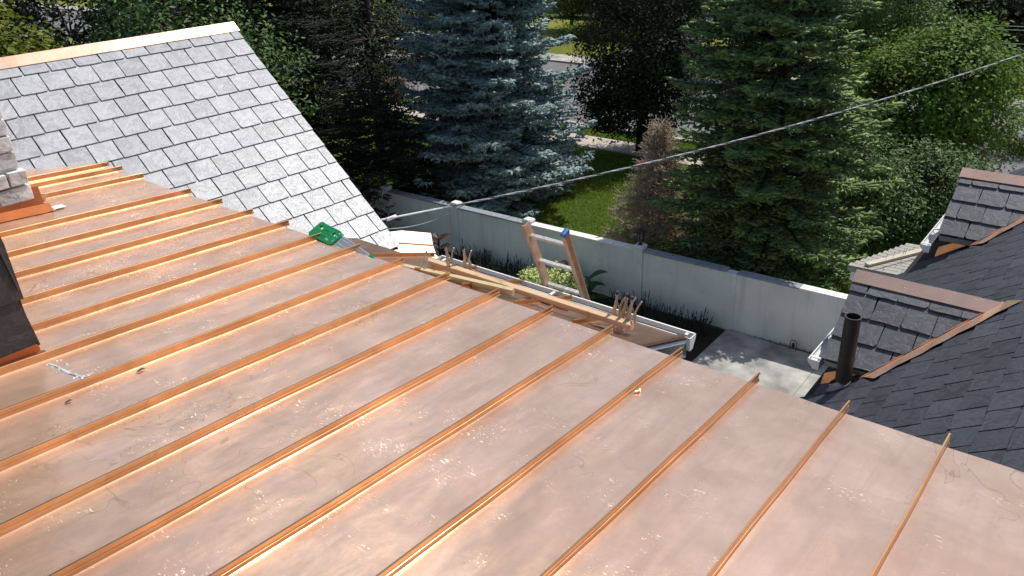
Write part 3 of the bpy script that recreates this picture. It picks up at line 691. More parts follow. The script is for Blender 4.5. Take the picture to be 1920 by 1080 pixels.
# walls of the dark wing
MB().prism([hp(2.7, -2.12, 0), hp(15.1, -2.12, 0), hp(15.1, -2.12, 4.0), hp(2.7, -2.12, 4.0)], V * 0.12).build('wing_wall', M['siding'], house)
MB().prism([hp(15.1, -2.1, 0), hp(15.1, 7.2, 0), hp(15.1, 7.2, 5.4), hp(15.1, 3.6, 8.3), hp(15.1, -2.1, 4.1)], U * -0.12).build('gable_wall', M['siding'], house)
gutter(hp(8.95, -2.32, 4.10), U, 2.05, -V, house, 3)
for di, d in enumerate(dorms):
    w = d['ur'] - d['ue']; ta = math.atan(d['slope']); ur, zr, vg = d['ur'], d['zr'], d['vg']
    SU = -U * math.cos(ta) - Z * math.sin(ta); NN = -U * math.sin(ta) + Z * math.cos(ta)       # near slope: down-slope and normal
    def np_(s, v, dn=0.0, ur=ur, zr=zr, SU=SU, NN=NN): return hp(ur, v, zr) + SU * s + NN * dn
    Ls = w / math.cos(ta)
    vv_ = lambda s: d['vr'] + (d['ve'] - d['vr']) * s / Ls
    SU2 = U * math.cos(ta) - Z * math.sin(ta)
    a, b0, c0 = np_(0, vg + .03, -.012), np_(0, d['vr'] + 0.1, -.012), np_(Ls, d['ve'] + 0.1, -.012); e_ = np_(Ls, vg + .03, -.012)
    body = MB().prism([a, b0, c0, e_], NN * -0.07)
    fa = hp(ur, vg + .03, zr - .02); body.prism([fa, hp(ur, d['vr'] + .1, zr - .02), hp(ur, d['ve'] + .1, zr - .02) + SU2 * Ls, fa + SU2 * Ls], Z * -0.07)
    dm = body.build('dormer', M['deck'], house)
    r = random.Random(50 + di); i = 0
    Lv = vv_(0) - vg
    k_val = (d['ve'] - d['vr']) / Ls
    s0 = 0.235 if di == 0 else 0.225
    bottoms = [s0 + 0.287 * q for q in range(5)]
    for i, sb in enumerate(bottoms):
        if sb > Ls + 0.12: break
        l = 0.375 if i else 0.22
        y = vg - (0.16 if i % 2 == 0 else 0.0) + (0.0 if i else 0.02)
        while y < vv_(max(0, sb - 0.3)):
            ww = r.choice((0.305, 0.315, 0.325)); c = y + ww / 2; y += ww
            poly = rough_rect(r, ww - 0.007, l, 0.007, 0.35)
            # local x = V offset from c, y = upslope: s = sb - y ; keep v >= vg, v <= valley(s) - 0.03
            poly = clip(poly, [(-1, 0, c - vg + r.uniform(-.006, .006)), (1, k_val, d['vr'] + k_val * sb - 0.05 - c)])
            if len(poly) < 3: continue
            ar = 0.5 * abs(sum(poly[q][0] * poly[(q + 1) % len(poly)][1] - poly[(q + 1) % len(poly)][0] * poly[q][1] for q in range(len(poly))))
            if ar < 0.008: continue
            place_slate(slate_mesh(poly, l, 0.016, 0.028), np_(sb, c, -0.006), V, -SU, NN, dm, M['slate_dormer'], r.uniform(-.012, .012))
    # far slope slates read as one plain sheet from every nearby view
    MB().prism([hp(ur, vg, zr + .004), hp(ur, d['vr'], zr + .004), hp(ur, d['ve'], zr + .004) + SU2 * Ls, hp(ur, vg, zr + .004) + SU2 * Ls], Z * 0.012).build('far_slope', M['slate_dormer'], dm)
    # copper ridge cap
    b = MB(); n = 8
    for q in range(n + 1):
        v = vg - 0.012 + (d['vr'] + 0.04 - vg) * q / n; wv = 0.002 * math.sin(9 * v)
        b.v += [np_(0.125, v, 0.040 + wv), hp(ur, v, zr + 0.052 + wv), hp(ur, v, zr + 0.052) + SU2 * 0.125 + Z * 0.0, np_(0.125, v, 0.026)]
    for q in range(n):
        for j in (0, 1): b.f.append((q * 4 + j, q * 4 + 4 + j, q * 4 + 5 + j, q * 4 + 1 + j))
        b.f.append((q * 4, q * 4 + 3, q * 4 + 7, q * 4 + 4))
    b.f.append((0, 1, 2)); b.build('ridge_cap', M['copper_cap'], dm)
    # copper valley: strip on the main roof plus an upstand beside the dormer slates, with a cut edge
    b = MB(); n = 12
    for q in range(n + 1):
        s = -0.05 + (Ls + 0.14) * q / n; u_ = ur - s * math.cos(ta); v_ = vv_(s)
        jit = 0.008 * math.sin(q * 2.4) + (0.012 if q % 4 == 0 else 0)
        b.v += [np_(s, v_ - 0.060, 0.036), np_(s, v_ - 0.045, 0.014), dp(u_ - .005, v_ + 0.005, 0.046), dp(u_ - 0.135 - jit, v_ + 0.13 + jit, 0.050)]
    for q in range(n):
        for j in range(3): b.f.append((q * 4 + j, q * 4 + 4 + j, q * 4 + 5 + j, q * 4 + 1 + j))
    b.build('valley_flashing', M['copper_cap'], dm)
    # eave board below the lowest slates, foot flashing, gable front
    MB().hexa([np_(Ls - .02, vg + .02, -.13), np_(Ls + .005, vg + .02, -.13), np_(Ls + .005, d['ve'] - .04, -.13), np_(Ls - .02, d['ve'] - .04, -.13), np_(Ls - .02, vg + .02, -.012), np_(Ls + .005, vg + .02, -.012), np_(Ls + .005, d['ve'] - .04, -.012), np_(Ls - .02, d['ve'] - .04, -.012)]).build('fascia_board', M['board_grey'], dm)  # a white board, its shade put into the grey colour
    ue = d['ue']
    plate([dp(ue + 0.10, vg + 0.02, 0.03), dp(ue + 0.07, d['ve'] - 0.02, 0.03), hp(ue + .09, d['ve'] - .02, dz_(d['ve'] - .02) + 0.10), hp(ue + 0.12, vg + 0.02, dz_(vg) + 0.19)], 0.004, 'step_flashing', M['copper_red'], dm)
    MB().prism([hp(ur - w + .14, vg + .10, d['ze'] - 0.55), hp(ur + w - .14, vg + .10, d['ze'] - 0.55), hp(ur + w - .14, vg + .10, d['ze'] + .02), hp(ur, vg + .10, zr - .09), hp(ur - w + .14, vg + .10, d['ze'] + .02)], V * 0.6).build('gable_front', M['black_iron'] if di == 0 else M['deck'], dm)
    if di == 0: gutter(hp(7.64, vg - 0.01, 4.60), U, 1.75, -V, dm, 3)
    else: gutter(hp(11.33, vg - 0.05, 4.63), U, 1.9, -V, dm, 4)
# cast iron vent pipe with lead flashing
pb = hp(7.56, -1.896, 0); pz = dz_(-1.896)
b = MB(); R0, R1 = 0.079, 0.070; n = 24
for (rr, zz) in ((R0, pz - 0.15), (R0, pz + 0.84), (R0 + 0.004, pz + 0.845), (R0 + .004, pz + 0.865), (R1, pz + 0.865), (R1, pz + 0.3)):
    for k in range(n): b.v.append(Vector((pb.x + rr * math.cos(2 * math.pi * k / n), pb.y + rr * math.sin(2 * math.pi * k / n), zz)))
for i in range(5):
    for k in range(n): b.f.append((i * n + k, i * n + (k + 1) % n, (i + 1) * n + (k + 1) % n, (i + 1) * n + k))
b.f.append(tuple(5 * n + k for k in range(n)))
vp = b.build('vent_pipe', M['pipe'], house, fixn=True)
b = MB(); n = 20
cc = hp(7.56, -1.896, pz)
for (rr, dn) in ((0.082, 0.10), (0.10, 0.055), (0.115, 0.046), (0.145, 0.044)):
    for k in range(n):
        t = 2 * math.pi * k / n; j = 1 + 0.08 * math.sin(3 * t + 1)
        b.v.append(cc + U * rr * j * math.cos(t) + DS * rr * j * math.sin(t) + DN * dn)
for i in range(3):
    for k in range(n): b.f.append((i * n + k, i * n + (k + 1) % n, (i + 1) * n + (k + 1) % n, (i + 1) * n + k))
b.build('pipe_flashing', M['lead'], vp)

# ------------------------------------------------------------------ neighbour outbuilding with shingled roof
gar = root('garden_outbuilding', hp(14.4, -1.5, 0), 'small outbuilding with pale grey shingle roof, between wall and dark dormers', 'outbuilding')
def gz(u, v): return 3.0 + 0.03 * (v + 3.6)
gpoly = [(13.66, -3.66), (13.64, 2.0), (15.3, 2.0), (15.15, -3.03)]
groof = MB().prism([hp(u, v, gz(u, v) - 0.02) for u, v in gpoly], Z * -0.09).build('roof', M['shingle'], gar)
MB().prism([hp(13.80, -3.50, 0), hp(13.80, 1.9, 0), hp(15.1, 1.9, 0), hp(15.0, -2.98, 0)], Z * 2.86).build('wall', M['siding'], gar)
MB().prism([hp(13.70, -3.60, 2.70), hp(13.70, 1.9, 2.75), hp(13.70, 1.9, 2.93), hp(13.70, -3.60, 2.885)], U * 0.02).build('fascia_board', M['white'], gar)
r = random.Random(3)
ns = 0
for i in range(11):
    u0 = 13.665 + i * 0.135
    vleft = -3.66 + (u0 - 13.66) * 0.42
    v = vleft - 0.12 * r.random(); 
    while v < -0.4:
        w = 0.30; a0 = max(v, vleft) + .004; a1 = v + w - 0.006; v += w
        if a1 - a0 < 0.05: continue
        t0 = r.uniform(.001, .0035)
        MB().hexa([hp(u0, a0, gz(u0, a0) - .018), hp(u0, a1, gz(u0, a1) - .018), hp(u0 + .15, a1, gz(u0, a1) - .018), hp(u0 + .15, a0, gz(u0, a0) - .018), hp(u0, a0, gz(u0, a0) + t0), hp(u0, a1, gz(u0, a1) + t0), hp(u0 + .15, a1, gz(u0, a1) - .003), hp(u0 + .15, a0, gz(u0, a0) - .003)]).build('shingle', M['shingle'], groof); ns += 1
bd = root('nailed_board', hp(14.2, -3.1, 3.05), 'weathered board with upright nails lying on the shingle roof', 'board')
p0_, p1_ = hp(13.76, -3.37, gz(0, -3.37) + .012), hp(14.95, -2.68, gz(0, -2.68) + .012); dd = (p1_ - p0_); dn_ = dd.normalized(); sd = dn_.cross(Z).normalized()
MB().box(p0_ - sd * .055, dd, sd * 0.11, Z * 0.045).build('plank', M['board_old'], bd, bevel=0.004)
for t, tl in ((0.30, 0.5), (0.42, 0.5), (0.58, 0.6), (0.62, 0.4)):
    q = p0_ + dd * t + Z * 0.045; MB().tube([q - Z * .01, q + Z * 0.10 + dn_ * 0.035], 0.004, 6).build('nail', M['steel'], bd)

# ------------------------------------------------------------------ garden wall
WV0, WV1 = -21.0, -3.62
def wu(v): return 14.86 + (v + 17.6) * (0.50 / 13.5)
wall = root('garden_wall', hp(15, -10, 0), 'white stucco garden wall with posts and flat coping behind the courtyard', 'wall')
posts = [-19.8, -17.25, -14.55, -12.08, -8.82, -6.50]
bounds = [WV0] + posts + [WV1]
def wp(v, du, z): return hp(wu(v) + du, v, z)
for i in range(len(bounds) - 1):
    a, c = bounds[i], bounds[i + 1]; g = 0.12
    a_ = a + (g if i else 0); c_ = c - (g + 0.006 if i < len(posts) else 0)
    ht = 1.43
    MB().hexa([wp(a_, 0.02, 0), wp(c_, 0.02, 0), wp(c_, 0.17, 0), wp(a_, 0.17, 0), wp(a_, 0.02, ht), wp(c_, 0.02, ht), wp(c_, 0.17, ht), wp(a_, 0.17, ht)]).build('wall_panel', M['stucco'], wall)
    L = c_ - a_; nst = max(1, round(L / 0.62)); lit = i == 4
    for k in range(nst):
        s0_ = a_ + L * k / nst + .004; s1_ = a_ + L * (k + 1) / nst - .004; jz = rng.uniform(-.004, .004)
        MB().hexa([wp(s0_, -0.015, ht + .003), wp(s1_, -.015, ht + .003), wp(s1_, .22, ht + .003), wp(s0_, .22, ht + .003), wp(s0_, -.015, ht + .045 + jz), wp(s1_, -.015, ht + .045 + jz), wp(s1_, .22, ht + .045 + jz), wp(s0_, .22, ht + .045 + jz)]).build('coping_stone', M['cap_lit'] if (i == 4 or (i == 6 and k >= nst - 2)) else M['cap_shaded_slate'], wall, bevel=0.006)  # sun and shade along the wall top painted in, stone by stone
for i, v in enumerate(posts):
    ht = 1.54
    if v == -6.5: 
        MB().hexa([wp(v - .12, 0.0, 0), wp(v + .12, 0.0, 0), wp(v + .12, .19, 0), wp(v - .12, .19, 0), wp(v - .12, 0.0, 1.432), wp(v + .12, 0.0, 1.432), wp(v + .12, .19, 1.432), wp(v - .12, .19, 1.432)]).build('wall_post', M['stucco'], wall); continue
    MB().hexa([wp(v - .119, -.03, 0), wp(v + .119, -.03, 0), wp(v + .119, .21, 0), wp(v - .119, .21, 0), wp(v - .119, -.03, ht), wp(v + .119, -.03, ht), wp(v + .119, .21, ht), wp(v - .119, .21, ht)]).build('wall_post', M['stucco'], wall, bevel=0.006)
    MB().hexa([wp(v - .13, -.04, ht), wp(v + .13, -.04, ht), wp(v + .13, .22, ht), wp(v - .13, .22, ht), wp(v - .10, -.01, ht + .05), wp(v + .10, -.01, ht + .05), wp(v + .10, .19, ht + .05), wp(v - .10, .19, ht + .05)]).build('post_cap', M['stucco'], wall)
# post lantern
def lantern(v, label):
    c = wp(v, 0.09, 1.59); L_ = root('post_lantern', c, label, 'lantern')
    MB().tube([c, c + Z * .02, c + Z * .021, c + Z * .09], [0.055, 0.055, 0.022, 0.022], 12).build('stem', M['black_iron'], L_)
    def hexring(r_, z): return [c + Vector((r_ * math.cos(a), r_ * math.sin(a), z)) for a in [math.pi / 3 * k for k in range(6)]]
    MB().prism(hexring(0.075, .09), Z * 0.014).build('base_plate', M['black_iron'], L_)
    b = MB(); lo, hi = hexring(.066, .104), hexring(.086, .30); b.add(lo + hi, [tuple((k, (k + 1) % 6, 6 + (k + 1) % 6, 6 + k)) for k in range(6)]); b.build('glass_panes', M['glass'], L_)
    b = MB()
    for k in range(6): b.tube([hexring(.070, .10)[k], hexring(.091, .305)[k]], 0.007, 5)
    b.build('frame', M['black_iron'], L_)
    b = MB(); lo, hi = hexring(.125, .30), hexring(.028, .385); b.add(lo + hi, [tuple((k, (k + 1) % 6, 6 + (k + 1) % 6, 6 + k)) for k in range(6)] + [tuple(reversed(range(6))), tuple(range(6, 12))]); b.build('roof_cap', M['black_iron'], L_)
    MB().tube([c + Z * .38, c + Z * .40, c + Z * .425], [0.016, 0.02, 0.004], 8).build('finial', M['black_iron'], L_)
lantern(-8.82, 'black six sided lantern on a post of the white garden wall')
# small wire hoop light by the wall foot
st = root('garden_stake_light', hp(15.22, -4.93, 0), 'small black wire stake light at the foot of the wall by the pad', 'stake light')
q = hp(15.19, -4.93, 0.04); b = MB(); pts = [q + V * (0.07 * math.cos(a)) + Z * (0.16 + 0.08 * math.sin(a)) for a in [math.pi * k / 10 for k in range(11)]]
b.tube([q + V * .07] + pts + [q - V * .07], 0.008, 6); b.build('hoop', M['black_iron'], st)
MB().tube([q + Z * .06, q + Z * .10, q + Z * .16, q + Z * .17], [.02, .035, .03, .01], 10).build('lamp_head', M['black_iron'], st)

# ------------------------------------------------------------------ ladder against the bay eave
lad = root('extension_ladder', hp(7.3, -3.48, 0), 'worn orange extension ladder with silver rungs leaning against the gutter', 'ladder')
LT, LB = (4.57, 6.93), (7.33, 0.02)
def lad_pt(t, v, off=0.0):
    d = Vector((LB[0] - LT[0], 0, LB[1] - LT[1])).normalized(); nx = Vector((-d.z, 0, d.x)) * -1
    q = Vector((LT[0], 0, LT[1])) + d * t + nx * off
    return hp(q.x, v, q.z)
Llen = math.hypot(LB[0] - LT[0], LB[1] - LT[1])
dL = (lad_pt(1, 0) - lad_pt(0, 0)); nL = (lad_pt(0, 0, 1) - lad_pt(0, 0, 0))
for v, s in ((-3.66, 1), (-3.31, -1)):
    w, dpt, t = 0.028, 0.070, 0.006
    C = [(0, -dpt / 2), (w, -dpt / 2), (w, -dpt / 2 + t), (t, -dpt / 2 + t), (t, dpt / 2 - t), (w, dpt / 2 - t), (w, dpt / 2), (0, dpt / 2)]
    poly = [lad_pt(0, v - s * 0.0) + V * (a * -s if False else a * s * -1 + s * 0.0) + nL * c for a, c in C]
    MB().prism(poly, dL * Llen).build('rail', M['fibreglass'], lad)
for k in range(24):
    t = 0.13 + 0.277 * k
    if t > Llen - 0.1: break
    c = lad_pt(t, -3.485); hw = 0.175
    pr = [(-.017, -.012), (.017, -.012), (.017, .012), (-.017, .012)]
    MB().prism([c - V * hw + nL * a + dL * e for a, e in pr], V * 2 * hw).build('rung', M['aluminium'], lad, bevel=0.004)
c = lad_pt(-0.03, -3.31); MB().cbox(c + dL * 0.03 + V * 0.015, V * 0.042, nL * 0.080, dL * 0.04).build('end_cap', M['blue_plastic'], lad, bevel=0.01)
for v in (-3.66, -3.31):
    MB().cbox(lad_pt(Llen - 0.03, v), V * 0.07, nL * 0.12, dL * 0.06).build('foot', M['tyre'], lad)

# ------------------------------------------------------------------ lumber on the bay roof
def stick(p0, p1, w, h, mat, label, roll=0.0):
    p0, p1 = Vector(p0), Vector(p1); d = (p1 - p0); dn = d.normalized(); s = dn.cross(Z).normalized(); up = s.cross(dn)
    a = s * math.cos(roll) + up * math.sin(roll); c = -s * math.sin(roll) + up * math.cos(roll)
    o = MB(); n = 8
    for i in range(n + 1):
        q = p0 + d * i / n + c * (0.003 * math.sin(3.0 * i / n))
        o.v += [q - a * w / 2, q + a * w / 2, q + a * w / 2 + c * h, q - a * w / 2 + c * h]
    for i in range(n):
        for k in range(4): o.f.append((i * 4 + k, i * 4 + (k + 1) % 4, i * 4 + 4 + (k + 1) % 4, i * 4 + 4 + k))
    o.f += [(0, 1, 2, 3), (n * 4 + 3, n * 4 + 2, n * 4 + 1, n * 4)]
    ob = o.build('lumber_stick', mat, bevel=0.003); return _props(ob, label, 'lumber', 'lengths of lumber on the bay roof')
zt = lambda u: zl(u) + 0.046
stick(hp(4.05, -4.27, 6.632), hp(4.043, -2.375, 6.634), 0.042, 0.046, M['lumber'], 'longer pine stick, farther one, ending at the right below upright pliers', rad(-12))
stick(hp(3.872, -4.46, 6.606), hp(3.99, -3.345, 6.632), 0.038, 0.054, M['lumber_pale'], 'shorter greenish stick, nearer one, running out from the seam end beside the saw', rad(-8))

def offcut(pts, lab, curl=0.0):
    o = plate(pts, 0.003, 'copper_offcut', M['copper_low'], None); _props(o, lab, 'copper offcut', 'loose copper offcuts on the bay roof')
offcut([lp(4.02, -4.02, .030), lp(4.06, -3.60, .034), lp(4.14, -3.60, .050), lp(4.12, -4.0, .060)], 'narrow copper offcut lying between the two sticks, left part of the bay roof')
offcut([lp(4.13, -3.38, .012), lp(4.16, -2.98, .016), lp(4.28, -3.02, .05), lp(4.26, -3.36, .012)], 'dull copper offcut beyond the long stick, before the ladder')
offcut([lp(3.97, -2.66, .010), lp(3.99, -2.42, .010), lp(4.10, -2.46, .028), lp(4.07, -2.64, .010)], 'small bent copper offcut under the right end of the long stick')

# ------------------------------------------------------------------ locking pliers clamped upright on the seams
def pliers(c, az, lean, label, sc=1.0, mat=None):
    c = Vector(c); mat = mat or M['steel']; t = root('locking_pliers', c, label, 'pliers', 'locking pliers clamped along the copper seams')
    d = (U * math.cos(az) + V * math.sin(az)); n = d.cross(Z).normalized(); up = (Z + d * lean + n * lean * 0.3).normalized()
    P = lambda x, y: c + d * x * sc + up * y * sc
    def strap(pts, wd, name, th=0.010):
        b = MB(); m = len(pts)
        for i, (x, y) in enumerate(pts):
            x0, y0 = pts[max(0, i - 1)]; x1, y1 = pts[min(m - 1, i + 1)]; L = math.hypot(x1 - x0, y1 - y0); nx, ny = -(y1 - y0) / L, (x1 - x0) / L
            h = wd[i] * .44
            b.v += [P(x - nx * h, y - ny * h) - n * th * sc, P(x + nx * h, y + ny * h) - n * th * sc, P(x + nx * h, y + ny * h) + n * th * sc, P(x - nx * h, y - ny * h) + n * th * sc]
        for i in range(m - 1):
            for k in range(4): b.f.append((i * 4 + k, i * 4 + (k + 1) % 4, i * 4 + 4 + (k + 1) % 4, i * 4 + 4 + k))
        b.f += [(0, 1, 2, 3), (m * 4 - 1, m * 4 - 2, m * 4 - 3, m * 4 - 4)]
        return b.build(name, mat, t, bevel=0.0012)
    strap([(-.012, 0.0), (-.022, .03), (-.026, .07), (-.020, .11), (-.018, .16), (-.020, .19)], [.014, .026, .030, .022, .018, .018], 'fixed_handle')
    strap([(.012, 0.0), (.020, .03), (.018, .07), (.012, .10), (.026, .15), (.044, .185)], [.014, .022, .022, .016, .012, .010], 'lever_handle', 0.007)
    strap([(-.010, -.028), (-.014, 0.0), (-.012, .02)], [.012, .018, .016], 'jaw')
    strap([(.010, -.028), (.014, 0.0), (.010, .02)], [.012, .018, .016], 'jaw')
    MB().tube([P(-.019, .175), P(-.020, .205), P(-.020, .206), P(-.020, .222)], [.0045 * sc, .0045 * sc, .010 * sc, .010 * sc], 8).build('adjusting_screw', M['black_iron'], t)
    MB().tube([P(.008, .075), P(-.004, .125), P(-.018, .15)], .004 * sc, 6).build('link_bar', mat, t)
pb_ = [((4.05, -4.01), 0.9, -.10, 'locking pliers, left one of the two standing left of the ladder', 1.0),
       ((4.15, -3.93), 1.1, -.05, 'locking pliers, right one of the two standing left of the ladder', 1.0),
       ((4.115, -2.545), 0.9, .10, 'locking pliers, leftmost of the trio at the right end of the long stick', 1.0),
       ((4.10, -2.475), 0.7, .16, 'locking pliers, middle pair of the trio at the right end of the long stick', 1.02),
       ((4.08, -2.41), 1.0, .12, 'locking pliers, rightmost of the trio at the right end of the long stick', 1.02)]
for (u_, v_), a, ln, lab, sc in pb_: pliers(hp(u_, v_, zl(u_) + 0.045), a, ln, lab, sc)
pliers(hp(3.875, -4.13, zl(3.9) + 0.05), 0.4, 0.25, 'short bright locking pliers near the left stick, beside the saw tip', 0.62, M['aluminium'])

# ------------------------------------------------------------------ handsaw with green handle
saw = root('hand_saw', hp(3.92, -5.0, 6.72), 'hand saw with green plastic handle and printed silver blade at the roof break', 'saw')
sx = (hp(3.885, -4.45, 6.692) - hp(3.935, -5.48, 6.735)); sL = sx.length; sx.normalize()
sn = (Z * 0.86 - U * 0.50); sn = (sn - sx * sn.dot(sx)).normalized(); sy = sn.cross(sx)     # sy points away from the viewer
so = hp(3.875, -5.44, 6.722)
def sp(x, y, z=0.0): return so + sx * x + sy * y + sn * z
def flat(outline, holes, th, name, mat, parent, z=0.0, bev=0.0):
    cu = bpy.data.curves.new(name, 'CURVE'); cu.dimensions = '2D'; cu.fill_mode = 'BOTH'; cu.extrude = th / 2; cu.bevel_depth = bev; cu.bevel_resolution = 1
    for poly in [outline] + holes:
        s = cu.splines.new('POLY'); s.points.add(len(poly) - 1); s.use_cyclic_u = True
        for i, (x, y) in enumerate(poly): s.points[i].co = (x, y, 0, 1)
    tmp = bpy.data.objects.new(name, cu); COL.objects.link(tmp); dg = bpy.context.evaluated_depsgraph_get()
    me = bpy.data.meshes.new_from_object(tmp.evaluated_get(dg)); bpy.data.objects.remove(tmp)
    for v in me.vertices: v.co = sp(v.co.x, v.co.y, v.co.z + z) - rootloc(parent)
    me.materials.clear(); me.materials.append(mat); o = bpy.data.objects.new(name, me); COL.objects.link(o); o.parent = parent; return o
def oval(cx, cy, a, b_, rot=0, n=16): return [(cx + a * math.cos(t) * math.cos(rot) - b_ * math.sin(t) * math.sin(rot), cy + a * math.cos(t) * math.sin(rot) + b_ * math.sin(t) * math.cos(rot)) for t in [2 * math.pi * k / n for k in range(n)]]
hd = flat([(-.02, -.060), (0.0, -.075), (.10, -.082), (.22, -.085), (.285, -.09), (.315, -.075), (.335, .02), (.325, .050), (.28, .062), (.10, .070), (.03, .078), (.01, .065), (.0, .02)], [oval(.065, .025, .030, .020), oval(.255, .010, .026, .022)], 0.020, 'handle', M['green'], saw, 0.016, 0.004)
# embossed arc and lettering-like relief on the grip
arc = [(.155 + .055 * math.cos(a), -.012 + .048 * math.sin(a)) for a in [math.pi * k / 10 for k in range(11)]]; arc += [(.155 + .044 * math.cos(a), -.012 + .036 * math.sin(a)) for a in [math.pi * k / 10 for k in reversed(range(11))]]
flat(arc, [], 0.004, 'embossed_arc', M['green'], hd, 0.031)
for k, (x, y, rr) in enumerate([(.125, -.035, .012), (.155, -.042, .012), (.185, -.045, .010), (.215, -.055, .007), (.235, -.058, .007)]):
    flat(oval(x, y, rr, rr * 1.2), [oval(x, y, rr * .6, rr * .75)], 0.003, 'embossed_mark', M['white_print'] if k > 2 else M['green'], hd, 0.031)
for (x, y) in ((.30, -.05), (.305, .0), (.31, .035)): flat(oval(x, y, .007, .007, 0, 10), [], 0.006, 'rivet', M['aluminium'], hd, 0.031)
bl = flat([(.31, -.085), (.31, .045), (.42, .030), (.80, -.022), (.98, -.052), (.985, -.072), (.80, -.078)], [], 0.0022, 'blade', M['blade'], saw, 0.012)
flat([(.34, .022), (.42, .016), (.72, -.026), (.72, -.030), (.42, .011), (.34, .017)], [], 0.0008, 'printed_line', M['ink'], bl, 0.0140)
flat([(.34, -.052), (.72, -.066), (.72, -.070), (.34, -.057)], [], 0.0008, 'printed_line', M['ink'], bl, 0.0140)
for k in range(13):
    x = .355 + k * .027; y1 = .003 - (x - .35) * .085; flat([(x, y1 - .030), (x + .015, y1 - .031), (x + .015, y1 - .006), (x, y1 - .004)], [[(x + .004, y1 - .024), (x + .011, y1 - .024), (x + .011, y1 - .012), (x + .004, y1 - .011)]], 0.0008, 'printed_mark', M['ink'], bl, 0.0140)
flat([(.745, -.072), (.745, -.022), (.765, -.016), (.805, -.026), (.812, -.075)], [], 0.0009, 'printed_badge', M['green'], bl, 0.0141)
for k in range(4): flat([(.83 + k * .032, -.066), (.85 + k * .032, -.067), (.85 + k * .032, -.052 - k * .002), (.83 + k * .032, -.050 - k * .002)], [], 0.0008, 'printed_mark', M['ink'], bl, 0.0140)

# ------------------------------------------------------------------ small things on the copper
def leaf(u, v, s, lab):
    b = MB(); P = [(0, 0), (.4, .22), (.8, .15), (1, 0), (.75, -.2), (.35, -.18)]
    b.prism([cp(u, v, .008) + U * (x * s) + V * (y * s) + Z * (0.15 * s * abs(y) * 4) for x, y in P], Z * 0.002); _props(b.build('dry_leaf', M['dry_leaf']), lab, 'leaf')
leaf(1.22, -4.25, 0.045, 'small dark dry leaf on the copper, below the sealant smear'); leaf(1.64, -4.28, 0.06, 'flat dark dry leaf on the copper, right of the sealant smear')
sc_ = root('brass_screw', cp(3.30, -1.93, 0.02), 'small brass screw lying against a copper seam near the right', 'screw')
q0 = cp(3.29, -1.905, 0.012); MB().tube([q0, q0 + U * .018 + V * .012, q0 + U * .020 + V * .0125, q0 + U * .026 + V * .016], [.004, .004, .009, .009], 8).build('shank', M['brass'], sc_)
MB().tube([q0, q0 - U * .015 - V * .009], [.004, .001], 8).build('tip', M['brass'], sc_)

# ------------------------------------------------------------------ overhead cables
A_ = Vector((-1.62, 9.86, 5.47)); B_ = Vector((9.06, 14.0, 6.31)); far = A_ + (B_ - A_) * 2.2 + Z * 1.1
def cable_pt(s):
    q = A_ + (B_ - A_) * s; return q + Z * (-0.80 * s * (1 - s) if s < 1 else 0.80 * (s - 1) * 1.0)
line = root('service_cable', A_, 'twisted grey overhead service cable rising to the right across the trees', 'cable')
for k in range(3):
    pts = []
    for i in range(241):
        s = 0.045 + 2.0 * i / 240; q = cable_pt(s); t = s * 11.45 * 2 * math.pi / 0.55 + k * 2.094
        pts.append(q + Z * 0.009 * math.cos(t) + V * 0.009 * math.sin(t))
    MB().tube(pts, 0.0080 if k else 0.0068, 6).build('strand', M['cable'] if k != 1 else M['cable_dark'], line, smooth=True)
MB().tube([A_ + (cable_pt(.045) - A_) * -0.1, cable_pt(.07)], 0.014, 8).build('dead_end_grip', M['white'], line)
br = MB().cbox(A_ + (cable_pt(.05) - A_) * 0.15, GU * 0.16, GH * 0.03, Z * 0.045).build('cable_bracket', M['white'], line, bevel=0.004)
e_ = gp(GU1 - .02, -4.12, -0.06)
pts = [e_ + (cable_pt(0.10) - e_) * t + Z * (-0.10 * math.sin(math.pi * t)) for t in [k / 10 for k in range(11)]]
MB().tube(pts, 0.007, 6).build('drip_loop', M['cable'], line, smooth=True)
WQ = lambda q: (q[0] * 1.14, q[1] * 1.14, HC - (HC - q[2]) * 1.14)
ws = [((30, -6.40, 4.66), (30, -3.9, 4.68), 'uppermost thin utility wire before the dark trees, far right'), ((30, -6.38, 4.52), (30, -3.9, 4.57), 'second thin utility wire from the top, before the dark trees, far right'), ((30, -6.35, 4.08), (30, -3.85, 4.16), 'lowest thin utility wire before the dark trees, far right')]
for a, c, lab in ws:
    a, c = hp(*WQ(a)), hp(*WQ(c)); d = c - a; _props(MB().tube([a - d * 2.2 + Z * .3, a - d * 1.0, a, c, c + d * 1.5, c + d * 4 + Z * .3], 0.011, 6).build('utility_wire', M['cable']), lab, 'wire', 'utility wires along the street')
a, c = hp(*WQ((30, -6.43, 4.40))), hp(*WQ((30, -4.88, 4.13))); _props(MB().tube([a - (c - a) * .25 + Z * .02, a, a + (c - a) * .5 - Z * .03, c, c + (c - a) * .9 + Z * .04], 0.010, 6).build('utility_wire', M['cable']), 'slack utility wire sagging between the straight ones, far right', 'wire', 'utility wires along the street')

